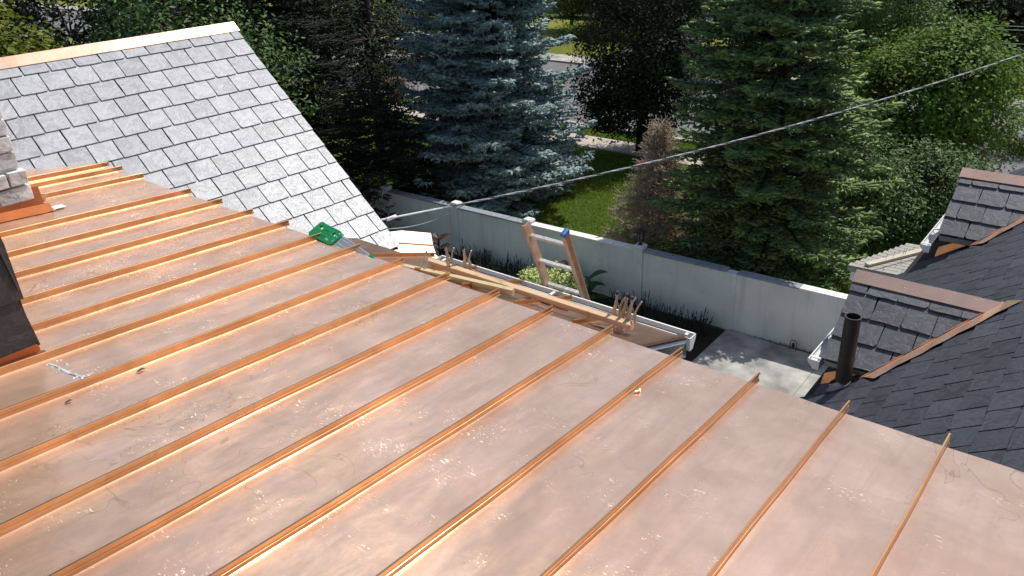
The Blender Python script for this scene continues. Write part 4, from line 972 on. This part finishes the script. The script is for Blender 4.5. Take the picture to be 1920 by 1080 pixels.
# ------------------------------------------------------------------ vegetation generators
def spindles(P, D, L, W, rs, seg=4):
    """needle sprigs: three-sided tapering spindles plus loose needles"""
    n = len(P); D = D / np.linalg.norm(D, axis=1, keepdims=True)
    ref = rs.normal(size=(n, 3)); A = np.cross(D, ref); A /= np.linalg.norm(A, axis=1, keepdims=True); B = np.cross(D, A)
    vs = np.zeros((n, 7, 3))
    for k in range(3):
        t = 2.0944 * k; o = A * math.cos(t) + B * math.sin(t)
        vs[:, k] = P + o * (W * 0.55)[:, None]; vs[:, 3 + k] = P + D * (L * 0.62)[:, None] + o * (W * 1.0)[:, None] * rs.uniform(.75, 1.2, (n, 1))
    vs[:, 6] = P + D * L[:, None]
    f = []
    for k in range(3):
        k2 = (k + 1) % 3; f += [(k, k2, 3 + k2), (k, 3 + k2, 3 + k), (3 + k, 3 + k2, 6)]
    f = np.array(f); F = (f[None] + (np.arange(n) * 7)[:, None, None]).reshape(-1, 3)
    V1 = vs.reshape(-1, 3)
    # needles sticking out
    m = 3; idx = np.repeat(np.arange(n), m); s = rs.uniform(0.1, 1.0, n * m); th = rs.uniform(0, 6.283, n * m)
    o = A[idx] * np.cos(th)[:, None] + B[idx] * np.sin(th)[:, None]; b = P[idx] + D[idx] * (L[idx] * s)[:, None]
    tip = b + o * (W[idx] * 2.1)[:, None] + D[idx] * (W[idx] * 1.2)[:, None]; sd = np.cross(o, D[idx]) * (W[idx] * 0.28)[:, None]
    V2 = np.stack([b - sd, b + sd, tip], 1).reshape(-1, 3); F2 = (np.arange(n * m * 3) + len(V1)).reshape(-1, 3)
    return np.concatenate([V1, V2]), np.concatenate([F, F2])
def segs_mesh(segs):
    """limbs as three-sided tapering sticks: list of (p, q, r0, r1)"""
    P = np.array([s[0] for s in segs]); Q = np.array([s[1] for s in segs]); r0 = np.array([s[2] for s in segs]); r1 = np.array([s[3] for s in segs]); n = len(P)
    D = Q - P; D /= np.linalg.norm(D, axis=1, keepdims=True) + 1e-9; ref = np.tile([0.31, 0.2, 0.93], (n, 1)); A = np.cross(D, ref); A /= np.linalg.norm(A, axis=1, keepdims=True) + 1e-9; B = np.cross(D, A)
    vs = np.zeros((n, 6, 3))
    for k in range(3):
        t = 2.0944 * k; o = A * math.cos(t) + B * math.sin(t); vs[:, k] = P + o * r0[:, None]; vs[:, 3 + k] = Q + o * r1[:, None]
    f = []
    for k in range(3): k2 = (k + 1) % 3; f += [(k, k2, 3 + k2), (k, 3 + k2, 3 + k)]
    F = (np.array(f)[None] + (np.arange(n) * 6)[:, None, None]).reshape(-1, 3)
    return vs.reshape(-1, 3), F
def conifer(name, base, H, R, seed, mat, label, cat='tree', zlow=0.2, dz=0.34, nb=8, droop=0.28, sl=0.20, sw=0.036, step=0.15, shape=0.8, bare=None, thin=1.0, minR=0.0, group=None, ups=0.25, wild=0.14):
    rs = np.random.default_rng(seed); base = np.array(base, float); T = root(name, Vector(base), label, cat, group)
    MB().tube([Vector(base + [0, 0, H * t]) for t in (0, .3, .6, .95)], [0.02 * H, 0.015 * H, 0.009 * H, 0.002 * H], 10).build('trunk', M['bark'], T)
    P, D, L, segs = [], [], [], []
    z = zlow
    while z < H * 0.985:
        f = z / H; Rz = max(minR, R * (1 - f) ** shape * (0.62 + 0.38 * min(1, (z + .9) / 2.2)))
        k = max(4, int(nb * (0.6 + 0.4 * (1 - f))))
        ph0 = rs.uniform(0, 6.28)
        for b in range(k):
            ph = ph0 + 6.283 * b / k + rs.normal(0, .16); Lb = Rz * min(1.13, max(.45, 1.0 + rs.normal(-.03, wild))); dh = np.array([math.cos(ph), math.sin(ph), 0]); sd = np.array([-dh[1], dh[0], 0])
            zb = z + rs.uniform(-dz, dz) * .5; t0 = 0.0
            pos = lambda s: base + np.array([0, 0, zb]) + dh * Lb * s + np.array([0, 0, Lb * (0.10 * s - droop * s ** 1.4 + ups * s ** 3)])
            prev = pos(0)
            for q in range(1, 5):
                cur = pos(q / 4); segs.append((prev, cur, 0.012 * Lb * (1.25 - q / 4) + .006, 0.012 * Lb * (1.0 - q / 4) + .004)); prev = cur
            s = 0.22
            while s < 1.0:
                hi = zb > 7.8                          # the tops, above what the camera sees, are built sparser
                if rs.random() < (thin * .3 if hi else thin):
                    p = pos(s); tw = (0.16 + 0.42 * Lb * (1 - s) * .8) * rs.uniform(.7, 1.2)
                    for sg in (-1, 1):
                        d = dh * 0.75 + sd * sg * rs.uniform(.6, 1.0) + np.array([0, 0, rs.uniform(-.28, .12)]); d /= np.linalg.norm(d)
                        if tw > .3: segs.append((p, p + d * tw, .006, .003))
                        m = max(1, int(tw / (sl * 0.55)))
                        for j in range(m):
                            t = (j + rs.uniform(.3, .9)) / m; pp = p + d * tw * t
                            for s2 in (-1, 1):
                                e = d * .8 + np.cross(d, [0, 0, 1]) * s2 * rs.uniform(.35, .8) + np.array([0, 0, rs.uniform(-.15, .35)])
                                P.append(pp); D.append(e); L.append(sl * rs.uniform(.65, 1.2) * (1.5 if hi else 1))
                s += step / max(Lb, .3) * rs.uniform(.8, 1.2)
            P.append(pos(.97)); D.append(dh + [0, 0, .25]); L.append(sl * 1.3)
        z += dz * (0.75 + 0.35 * (1 - f)) * rs.uniform(.8, 1.2)
    P, D, L = np.array(P), np.array(D), np.array(L)
    uu = P @ np.array(U); ok = ~((P[:, 2] < 2.0) & (uu < 15.75) & (uu > 14.3)); P, D, L = P[ok], D[ok], L[ok]
    segs = [q for q in segs if not (q[1][2] < 2.0 and 14.3 < q[1] @ np.array(U) < 15.75)]
    np_mesh('limbs', *segs_mesh(segs), M['bark'], T, kind='stuff')
    vs, fs = spindles(P, D, L, L * (sw / sl) * rs.uniform(.8, 1.15, len(L)), rs)
    np_mesh('crown', vs, fs, mat, T)
    return len(fs)
def leaf_quads(C, nrm, size, rs, aspect=0.55, fold=0.25):
    n = len(C); nrm = nrm / (np.linalg.norm(nrm, axis=1, keepdims=True) + 1e-9); ref = rs.normal(size=(n, 3)); A = np.cross(nrm, ref); A /= np.linalg.norm(A, axis=1, keepdims=True); B = np.cross(nrm, A)
    h = size[:, None] * .5; w = h * aspect
    v0 = C - A * h; v1 = C + B * w + nrm * w * fold; v2 = C + A * h; v3 = C - B * w + nrm * w * fold
    vs = np.stack([v0, v1, v2, v3], 1).reshape(-1, 3); f = np.array([(0, 1, 2), (0, 2, 3)]); F = (f[None] + (np.arange(n) * 4)[:, None, None]).reshape(-1, 3)
    return vs, F
def broadleaf(name, base, lobes, nleaf, size, seed, mat, label, cat='tree', clump=0.34, trunk=0.16, aspect=0.55, up=0.7, per=38, group=None, trunk_top=None, hollow=0.55, spread=1.0):
    """lobes: list of (offset xyz, radii xyz); leaf clumps sit near each lobe's skin"""
    rs = np.random.default_rng(seed); base = np.array(base, float); T = root(name, Vector(base), label, cat, group)
    w = np.array([l[1][0] * l[1][1] + l[1][2] * l[1][0] for l in lobes]); w = w / w.sum(); nc = nleaf // per; C, Nn = [], []; tips = []
    for l, k in zip(lobes, rs.multinomial(nc, w)):
        o, R_ = np.array(l[0], float), np.array(l[1], float); d = rs.normal(size=(k, 3)); d /= np.linalg.norm(d, axis=1, keepdims=True)
        rr = rs.uniform(hollow, 1.03, (k, 1)) ** 0.6; bump = 1 + 0.13 * np.sin(d[:, :1] * 5 + o[0]) * np.cos(d[:, 1:2] * 4 + seed)
        c = base + o + d * R_ * rr * bump; tips.append((base + o, c))
        m = per; cc = np.repeat(c, m, 0); dd = np.repeat(d, m, 0); sg = clump * rs.uniform(.6, 1.3, (k, 1)); sg = np.repeat(sg, m, 0)
        q = cc + rs.normal(size=cc.shape) * sg * [1, 1, .7]; nn = dd * 0.6 + np.array([0, 0, up]) + rs.normal(size=cc.shape) * 0.42 * spread
        C.append(q); Nn.append(nn)
    C = np.concatenate(C); Nn = np.concatenate(Nn); keep = C[:, 2] > 0.05; C, Nn = C[keep], Nn[keep]
    vs, fs = leaf_quads(C, Nn, size * rs.uniform(.65, 1.25, len(C)), rs, aspect); np_mesh('crown', vs, fs, mat, T)
    if trunk > 0:
        tt = trunk_top if trunk_top is not None else lobes[0][0]
        tp = base + np.array(tt); MB().tube([Vector(base), Vector(base + (tp - base) * .35 + [.08, .05, 0]), Vector(base + (tp - base) * .7), Vector(tp)], [trunk * 1.25, trunk, trunk * .75, trunk * .4], 10).build('trunk', M['bark'], T)
        segs = []
        for (lc, c) in tips:
            st_ = base + (tp - base) * rs.uniform(.45, .95); mid = (st_ + lc) / 2 + rs.normal(size=3) * .15; segs += [(st_, mid, trunk * .5, trunk * .38), (mid, lc, trunk * .38, trunk * .25)]
            for q in c[:: max(1, len(c) // 26)]: m2 = (lc + q) / 2 + rs.normal(size=3) * .12; segs += [(lc, m2, trunk * .22, trunk * .13), (m2, q, trunk * .13, trunk * .05)]
        np_mesh('limbs', *segs_mesh(segs), M['bark'], T, kind='stuff')
    return len(fs)
tri = 0
tri += conifer('blue_spruce', (-0.35, 25.0, 0), 14.5, 3.05, 1, M['blue_needles'], 'big silvery blue spruce behind the white wall, left of centre', nb=10, sl=0.235, sw=0.054, dz=0.34, step=0.12, shape=0.62, wild=.24, zlow=0.35)
tri += conifer('green_spruce', (6.42, 18.35, 0), 13.5, 2.75, 2, M['green_needles'], 'big dark green spruce behind the wall, right of centre', nb=10, sl=0.22, sw=0.040, dz=0.37, step=0.115, shape=0.58, wild=.20, zlow=0.3, droop=0.36)
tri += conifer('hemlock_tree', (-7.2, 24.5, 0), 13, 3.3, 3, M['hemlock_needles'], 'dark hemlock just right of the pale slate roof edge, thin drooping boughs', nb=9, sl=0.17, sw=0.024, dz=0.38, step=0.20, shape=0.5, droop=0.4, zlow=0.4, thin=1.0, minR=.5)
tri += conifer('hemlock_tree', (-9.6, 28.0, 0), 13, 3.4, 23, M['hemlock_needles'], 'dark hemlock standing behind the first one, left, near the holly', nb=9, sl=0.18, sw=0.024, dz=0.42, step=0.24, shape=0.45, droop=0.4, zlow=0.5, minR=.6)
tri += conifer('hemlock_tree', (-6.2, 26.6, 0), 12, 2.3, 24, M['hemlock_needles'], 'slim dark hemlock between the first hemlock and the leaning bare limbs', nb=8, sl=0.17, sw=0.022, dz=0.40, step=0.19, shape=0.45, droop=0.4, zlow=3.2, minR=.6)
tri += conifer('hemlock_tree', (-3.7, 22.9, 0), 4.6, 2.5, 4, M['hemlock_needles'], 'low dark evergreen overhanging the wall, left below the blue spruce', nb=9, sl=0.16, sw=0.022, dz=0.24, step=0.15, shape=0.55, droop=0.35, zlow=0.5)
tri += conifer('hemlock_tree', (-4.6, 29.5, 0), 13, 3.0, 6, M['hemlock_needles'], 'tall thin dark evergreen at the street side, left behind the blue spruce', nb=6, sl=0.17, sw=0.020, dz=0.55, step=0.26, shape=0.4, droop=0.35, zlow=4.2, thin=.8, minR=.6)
tri += broadleaf('street_oak', (5.15, 29.6, 0), [((0, 0, 4.2), (2.3, 2.1, 1.9)), ((-1.0, -.3, 2.9), (1.5, 1.3, 1.1)), ((1.0, .2, 2.8), (1.7, 1.6, 1.5)), ((.2, .3, 6.4), (2.6, 2.5, 1.9)), ((.0, -.2, 1.6), (1.9, 1.2, .95)), ((-1.5, -.3, 2.0), (1.0, .9, .9))], 40000, 0.14, 8, M['leaf_dark'], 'dark leafy street tree between the two spruces', trunk=.15, trunk_top=(0, 0, 5.5), clump=.30)
tri += broadleaf('bare_limbed_tree', (-3.6, 27.2, 0), [((-1.2, 0, 3.2), (2.2, 1.8, 1.1)), ((-.6, .3, 5.0), (2.4, 2, 1.3)), ((-2.6, .2, 1.9), (1.6, 1.4, .8))], 9000, 0.12, 9, M['leaf_dark'], 'thin dark tree with leaning bare limbs, left of the blue spruce', trunk=.13, trunk_top=(-.9, .2, 4.6), clump=.28)
tri += broadleaf('holly_tree', (-6.6, 17.6, 0), [((-.1, -.4, 6.9), (1.5, 1.5, 1.9)), ((.9, .3, 5.6), (1.3, 1.3, 1.5)), ((-1.1, .2, 5.4), (1.4, 1.3, 1.6)), ((0.2, 0, 3.6), (1.7, 1.7, 1.6))], 22000, 0.13, 10, M['leaf_holly'], 'glossy dark green holly behind the pale slate ridge, its right part', trunk=.14, clump=.24, aspect=.42, per=26)
tri += broadleaf('golden_maple', (-11.2, 15.6, 0), [((0.4, -.3, 7.3), (1.6, 1.5, 1.6)), ((1.6, .2, 6.2), (1.3, 1.3, 1.2)), ((-1, 0, 6), (1.6, 1.6, 1.6)), ((.3, 0, 4.4), (1.8, 1.8, 1.5))], 20000, 0.14, 12, M['leaf_maple'], 'yellow green maple behind the pale ridge at the far left', trunk=.15, clump=.30, aspect=.8, per=30)
tri += broadleaf('rounded_tree', (13.6, 25.0, 0), [((0, 0, 3.0), (2.2, 2.1, 1.9)), ((-1.1, -.4, 2.3), (1.5, 1.4, 1.5)), ((1.2, .3, 2.3), (1.4, 1.5, 1.6)), ((.1, -.8, 3.8), (1.3, 1.2, .9)), ((-.5, -.5, 1.0), (2.1, 1.7, 1.1)), ((1.9, .2, 3.2), (.9, .9, .8)), ((-1.6, 0, 3.3), (1.0, .9, .8)), ((.7, -.2, 4.5), (.8, .8, .6))], 34000, 0.16, 13, M['leaf_bright'], 'bright green rounded tree at the right under the service cable', trunk=.15, clump=.26, aspect=.5)
tri += broadleaf('pale_leaf_tree', (13.6, 30.6, 0), [((0, 0, 5.2), (2.3, 2, 1.7)), ((1.6, 0, 4.3), (1.6, 1.5, 1.1)), ((-1.4, .3, 4.2), (1.6, 1.6, 1.4)), ((0, 0, 7.2), (2.4, 2.2, 1.6)), ((.2, 0, 2.6), (1.5, 1.5, 1.2))], 26000, 0.13, 14, M['leaf_mid'], 'paler green tree behind the rounded tree, top right', trunk=.16, clump=.28)
tri += broadleaf('low_shrub_tree', (9.6, 20.3, 0), [((0, 0, 1.3), (1.2, 1.1, 1.2)), ((.9, .3, .9), (1.2, 1, .9)), ((-.3, -.2, 2.5), (.8, .7, .8))], 11000, 0.12, 15, M['leaf_holly'], 'dark green shrub beside the foot of the green spruce, right', cat='shrub', trunk=.08, clump=.24, aspect=.45)
tri += broadleaf('dark_understorey_shrub', (11.6, 21.3, 0), [((0, 0, 1.2), (1.6, 1.3, 1.2)), ((1.4, .5, .9), (1.4, 1.3, 1.0)), ((-.9, .6, .9), (1.2, 1, .9))], 15000, 0.12, 16, M['leaf_holly'], 'dark shrub in shade behind the shingle roof of the outbuilding', cat='shrub', trunk=.08, clump=.26)
tri += broadleaf('roadside_bush', (18.6, 27.4, 0), [((0, 0, .7), (1.6, 1.2, .95)), ((1.3, .3, .8), (1.2, 1.0, 1.0))], 11000, 0.11, 17, M['leaf_bright'], 'low bright green bush at the far right beside the street', cat='bush', trunk=0, clump=.2)
# background across the street
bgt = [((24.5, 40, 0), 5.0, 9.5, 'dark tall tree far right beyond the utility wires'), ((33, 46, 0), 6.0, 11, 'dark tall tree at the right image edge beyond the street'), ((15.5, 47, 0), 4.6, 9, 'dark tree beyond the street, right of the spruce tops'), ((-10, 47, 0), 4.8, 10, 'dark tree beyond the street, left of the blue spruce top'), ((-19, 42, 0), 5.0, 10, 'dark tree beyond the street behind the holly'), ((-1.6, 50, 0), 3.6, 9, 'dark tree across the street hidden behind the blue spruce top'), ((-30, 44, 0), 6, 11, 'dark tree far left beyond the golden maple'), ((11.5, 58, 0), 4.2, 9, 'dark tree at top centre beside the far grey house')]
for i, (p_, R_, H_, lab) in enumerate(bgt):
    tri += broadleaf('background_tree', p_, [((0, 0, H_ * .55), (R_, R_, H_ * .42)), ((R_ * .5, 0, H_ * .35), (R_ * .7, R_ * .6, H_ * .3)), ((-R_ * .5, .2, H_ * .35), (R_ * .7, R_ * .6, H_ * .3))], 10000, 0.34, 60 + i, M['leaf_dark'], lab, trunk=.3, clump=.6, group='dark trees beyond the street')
tri += broadleaf('far_hedge', hp(46.2, -30.3, 0), [((0, 0, .45), (1.9, .9, .75)), ((1.9, -1.3, .5), (1.6, 1, .75)), ((-1.2, .9, .4), (1.3, .8, .6))], 8000, 0.16, 80, M['leaf_bright'], 'bright clipped hedge on the far lawn across the street', cat='hedge', trunk=0, clump=.22)
tri += broadleaf('far_street_tree', (5.1, 58.5, 0), [((0, 0, 3.2), (2.0, 2, 1.5)), ((.2, 0, 1.9), (1.5, 1.4, 1.0))], 8000, 0.18, 81, M['leaf_mid'], 'small green tree far across the street at top centre, right of the blue spruce', trunk=.12, clump=.3)

# dead brown conifer: bare twigs
rs = np.random.default_rng(34); base = np.array((4.05, 20.2, 0.0)); T = root('dead_conifer', Vector(base), 'dead brown bare conifer behind the wall, left of the green spruce', 'tree')
MB().tube([Vector(base + [0, 0, t]) for t in (0, 1.3, 2.6, 3.9)], [.07, .055, .03, .006], 8).build('trunk', M['dead_wood'], T)
segs = []
for i in range(420):
    z = 0.15 + 3.5 * (i / 420) ** 1.15 ** 1.0; Lb = (1.62 * max(0, 1 - z / 3.7) ** 1.05 + .06) * rs.uniform(.6, 1.1); ph = rs.uniform(0, 6.28); dh = np.array([math.cos(ph), math.sin(ph), rs.uniform(-.08, .26)])
    p0 = base + [0, 0, z]; q = p0 + dh * Lb * .5 + [0, 0, -.03]; e = p0 + dh * Lb + [0, 0, .02 * Lb]; segs += [(p0, q, .013, .009), (q, e, .009, .004)]
    for j in range(int(10 * Lb) + 4):
        t = rs.uniform(.2, 1); b = p0 + dh * Lb * t; d = dh * .7 + rs.normal(size=3) * .5; d /= np.linalg.norm(d); l = rs.uniform(.10, .34); segs.append((b, b + d * l, .010, .004))
        for m_ in range(3): b2 = b + d * l * rs.uniform(.3, 1); d2 = d + rs.normal(size=3) * .6; d2 /= np.linalg.norm(d2); segs.append((b2, b2 + d2 * rs.uniform(.06, .15), .008, .004))
segs = [q for q in segs if not (q[1][2] < 2.3 and q[1] @ np.array(U) < 15.75)]
np_mesh('branches', *segs_mesh(segs), M['dead_wood'], T)

# ---- courtyard planting
def bush(name, base, lobes, n, size, seed, mat, label, cat, clump=.1, aspect=.5):
    return broadleaf(name, base, lobes, n, size, seed, mat, label, cat=cat, trunk=0, clump=clump, aspect=aspect, per=16, hollow=.3)
bush('variegated_shrub', hp(14.1, -10.32, 0), [((0, 0, .55), (.42, .42, .42))], 2600, .085, 90, M['leaf_varieg'], 'pale yellow green shrub behind the right half of the ladder', 'shrub')
bush('variegated_shrub', hp(14.0, -11.10, 0), [((0, 0, .45), (.36, .36, .36))], 1800, .085, 91, M['leaf_varieg'], 'pale yellow green shrub left of the ladder', 'shrub')
def canna(pos, seed, mat, label, H=1.0, n=9):
    r = random.Random(seed); T = root('broad_leaf_plant', pos, label, 'plant')
    MB().tube([Vector(pos), Vector(pos) + Z * H * .5, Vector(pos) + Z * H * .85], [.022, .018, .008], 8).build('stem', mat, T)
    for k in range(n):
        a = 2.4 * k + r.uniform(-.3, .3); d = Vector((math.cos(a), math.sin(a), 0)); s = Vector((-d.y, d.x, 0)); L = r.uniform(.34, .5); w = L * .23; z0 = H * (.18 + .66 * k / n); b = MB()
        for i in range(7):
            t = i / 6; c = Vector(pos) + Z * (z0 + L * (.75 * t - .55 * t * t)) + d * L * t; ww = w * math.sin(math.pi * min(1, .08 + .92 * t)) ** .8
            b.v += [c - s * ww + Z * ww * .3, c, c + s * ww + Z * ww * .3]
        for i in range(6):
            for j in (0, 1): b.f.append((i * 3 + j, i * 3 + 3 + j, i * 3 + 4 + j, i * 3 + 1 + j))
        b.build('leaf', mat, T, fixn=False)
canna(hp(14.45, -9.72, 0), 1, M['leaf_canna'], 'large green leaved plant right of the ladder by the wall', 1.0)
canna(hp(14.55, -10.45, 0), 2, M['leaf_red'], 'dark red leaved plant behind the ladder by the wall', 1.15, 8)
canna(hp(14.15, -14.45, 0), 3, M['leaf_red'], 'dark red leaved plant by the wall beyond the copper shelf at left', 1.15, 11)
def clump_lav(c, seed, lab):
    rs = np.random.default_rng(seed); T = root('lavender_clump', c, lab, 'plant', 'lavender clumps along the white wall'); c = np.array(c); n = 70; sg = []
    for i in range(n):
        a = rs.uniform(0, 6.28); r_ = rs.uniform(0, .24); b = c + [r_ * math.cos(a), r_ * math.sin(a), 0]; h = rs.uniform(.22, .42) * (1.5 if rs.random() < .2 else 1); t = b + [r_ * .6 * math.cos(a), r_ * .6 * math.sin(a), h]
        sg.append((b, t, .006, .004)); sg.append((t, t + (t - b) * .22, .012, .006))
        for j in range(5): q = b + (t - b) * rs.uniform(.1, .8); d = rs.normal(size=3); d[2] = abs(d[2]); d /= np.linalg.norm(d); sg.append((q, q + d * .10, .009, .003))
    np_mesh('stems', *segs_mesh(sg), M['lavender'], T)
ORD = ['leftmost', 'second', 'third', 'fourth', 'fifth', 'sixth', 'seventh', 'eighth', 'ninth', 'tenth', 'eleventh', 'twelfth', 'thirteenth', 'fourteenth', 'fifteenth']
kk = 0
for k in range(17):
    v = -13.9 + k * 0.43
    if -10.9 < v < -9.5: continue
    clump_lav(hp(14.45 + 0.25 * math.sin(k * 2.1), v, 0), 500 + k, 'dark spiky lavender clump by the white wall, %s%s' % (ORD[kk], ' along the bed' if kk == 0 else ' from the left along the bed')); kk += 1
# ---- turf blades
def turf(name, u0, u1, v0, v1, n, h, mat, seed):
    rs = np.random.default_rng(seed); u_ = rs.uniform(u0, u1, n); v_ = rs.uniform(v0, v1, n); b = np.outer(u_, U) + np.outer(v_, V); lean = rs.normal(size=(n, 3)) * h * .55; lean[:, 2] = h * rs.uniform(.6, 1.2, n)
    s = rs.normal(size=(n, 3)); s[:, 2] = 0; s /= np.linalg.norm(s, axis=1, keepdims=True); s *= h * .14
    np_mesh(name, np.stack([b - s, b + s, b + lean], 1).reshape(-1, 3), np.arange(3 * n).reshape(-1, 3), mat, kind='stuff')
turf('yard_grass', 15.3, 25.3, -25, -4, 130000, .085, M['grass'], 1)
turf('verge_grass', 26.9, 27.9, -32, -10, 14000, .09, M['grass'], 2)
turf('far_lawn_grass', 40.4, 47, -34, -24, 26000, .10, M['grass_far'], 3)

# ------------------------------------------------------------------ things across the street
fh = root('far_house', (13.5, 72, 0), 'grey blue sided house far across the street, top centre', 'house')
MB().box((7.5, 69.5, 0), (13, 0, 0), (0, 7, 0), (0, 0, 5.6)).build('wall', M['far_siding'], fh)
b = MB(); b.add([(7, 69, 5.6), (21, 69, 5.6), (21, 77, 5.6), (7, 77, 5.6), (7, 73, 8), (21, 73, 8)], [(0, 1, 5, 4), (2, 3, 4, 5), (0, 4, 3), (1, 2, 5), (0, 3, 2, 1)]); b.build('roof', M['driveway'], fh)
for k, (x, z) in enumerate(((8.6, 1.1), (10.6, 1.1), (13.5, 1.1), (8.6, 3.6), (10.8, 3.6), (13.5, 3.6))):
    f_ = MB().box((x - .06, 69.44, z - .06), (1.12, 0, 0), (0, .05, 0), (0, 0, 1.42)).build('window', M['white'], fh); MB().box((x, 69.42, z), (1.0, 0, 0), (0, .03, 0), (0, 0, 1.3)).build('pane', M['car_glass'], f_)
for k in range(20): MB().box((7.48, 69.47, .28 * k + .02), (13.04, 0, 0), (0, .03, 0), (0, 0, .26)).build('siding_board', M['far_siding'], fh)
car = root('parked_car', (6.6, 64.6, 0.06), 'dark car parked on the driveway across the street', 'car')
cx = Vector((6.6, 64.6, 0.06)); ca = Vector((.80, -.60, 0)); cb = Vector((.60, .80, 0))
def kp(x, y, z): return cx + ca * x + cb * y + Z * z
prof = [(-2.2, .35), (-2.25, .75), (-1.9, .9), (-1.1, .98), (-.55, 1.42), (.85, 1.45), (1.55, 1.0), (2.1, .92), (2.25, .7), (2.2, .35)]
MB().prism([kp(x, -.85, z) for x, z in prof], cb * 1.7).build('body', M['car'], car, bevel=.05)
for s in (-.86, .855): MB().prism([kp(x, s, z) for x, z in ((-.98, 1.0), (-.5, 1.36), (.8, 1.38), (1.3, 1.02))], cb * .01).build('side_window', M['car_glass'], car)
for x in (-1.4, 1.4):
    for s in (-.88, .70):
        wh = MB().tube([kp(x, s, .33), kp(x, s + .2, .33)], .33, 16).build('wheel', M['tyre'], car); MB().tube([kp(x, s - .01, .33), kp(x, s + .21, .33)], .19, 12).build('rim', M['aluminium'], wh)
tub = root('wooden_tub', Vector((-5.35, 39.6, 0)), 'brown round tub by the kerb, left of the blue spruce', 'tub')
tc = Vector((-5.30, 40.2, 0.0)); MB().tube([tc, tc + Z * .15, tc + Z * 1.0, tc + Z * 1.05], [.42, .46, .52, .52], 16).build('barrel', M['brown_pot'], tub)
MB().tube([tc + Z * .3, tc + Z * .36], .50, 16).build('hoop', M['black_iron'], tub); MB().tube([tc + Z * .8, tc + Z * .86], .535, 16).build('hoop', M['black_iron'], tub)
print('foliage tris', tri)
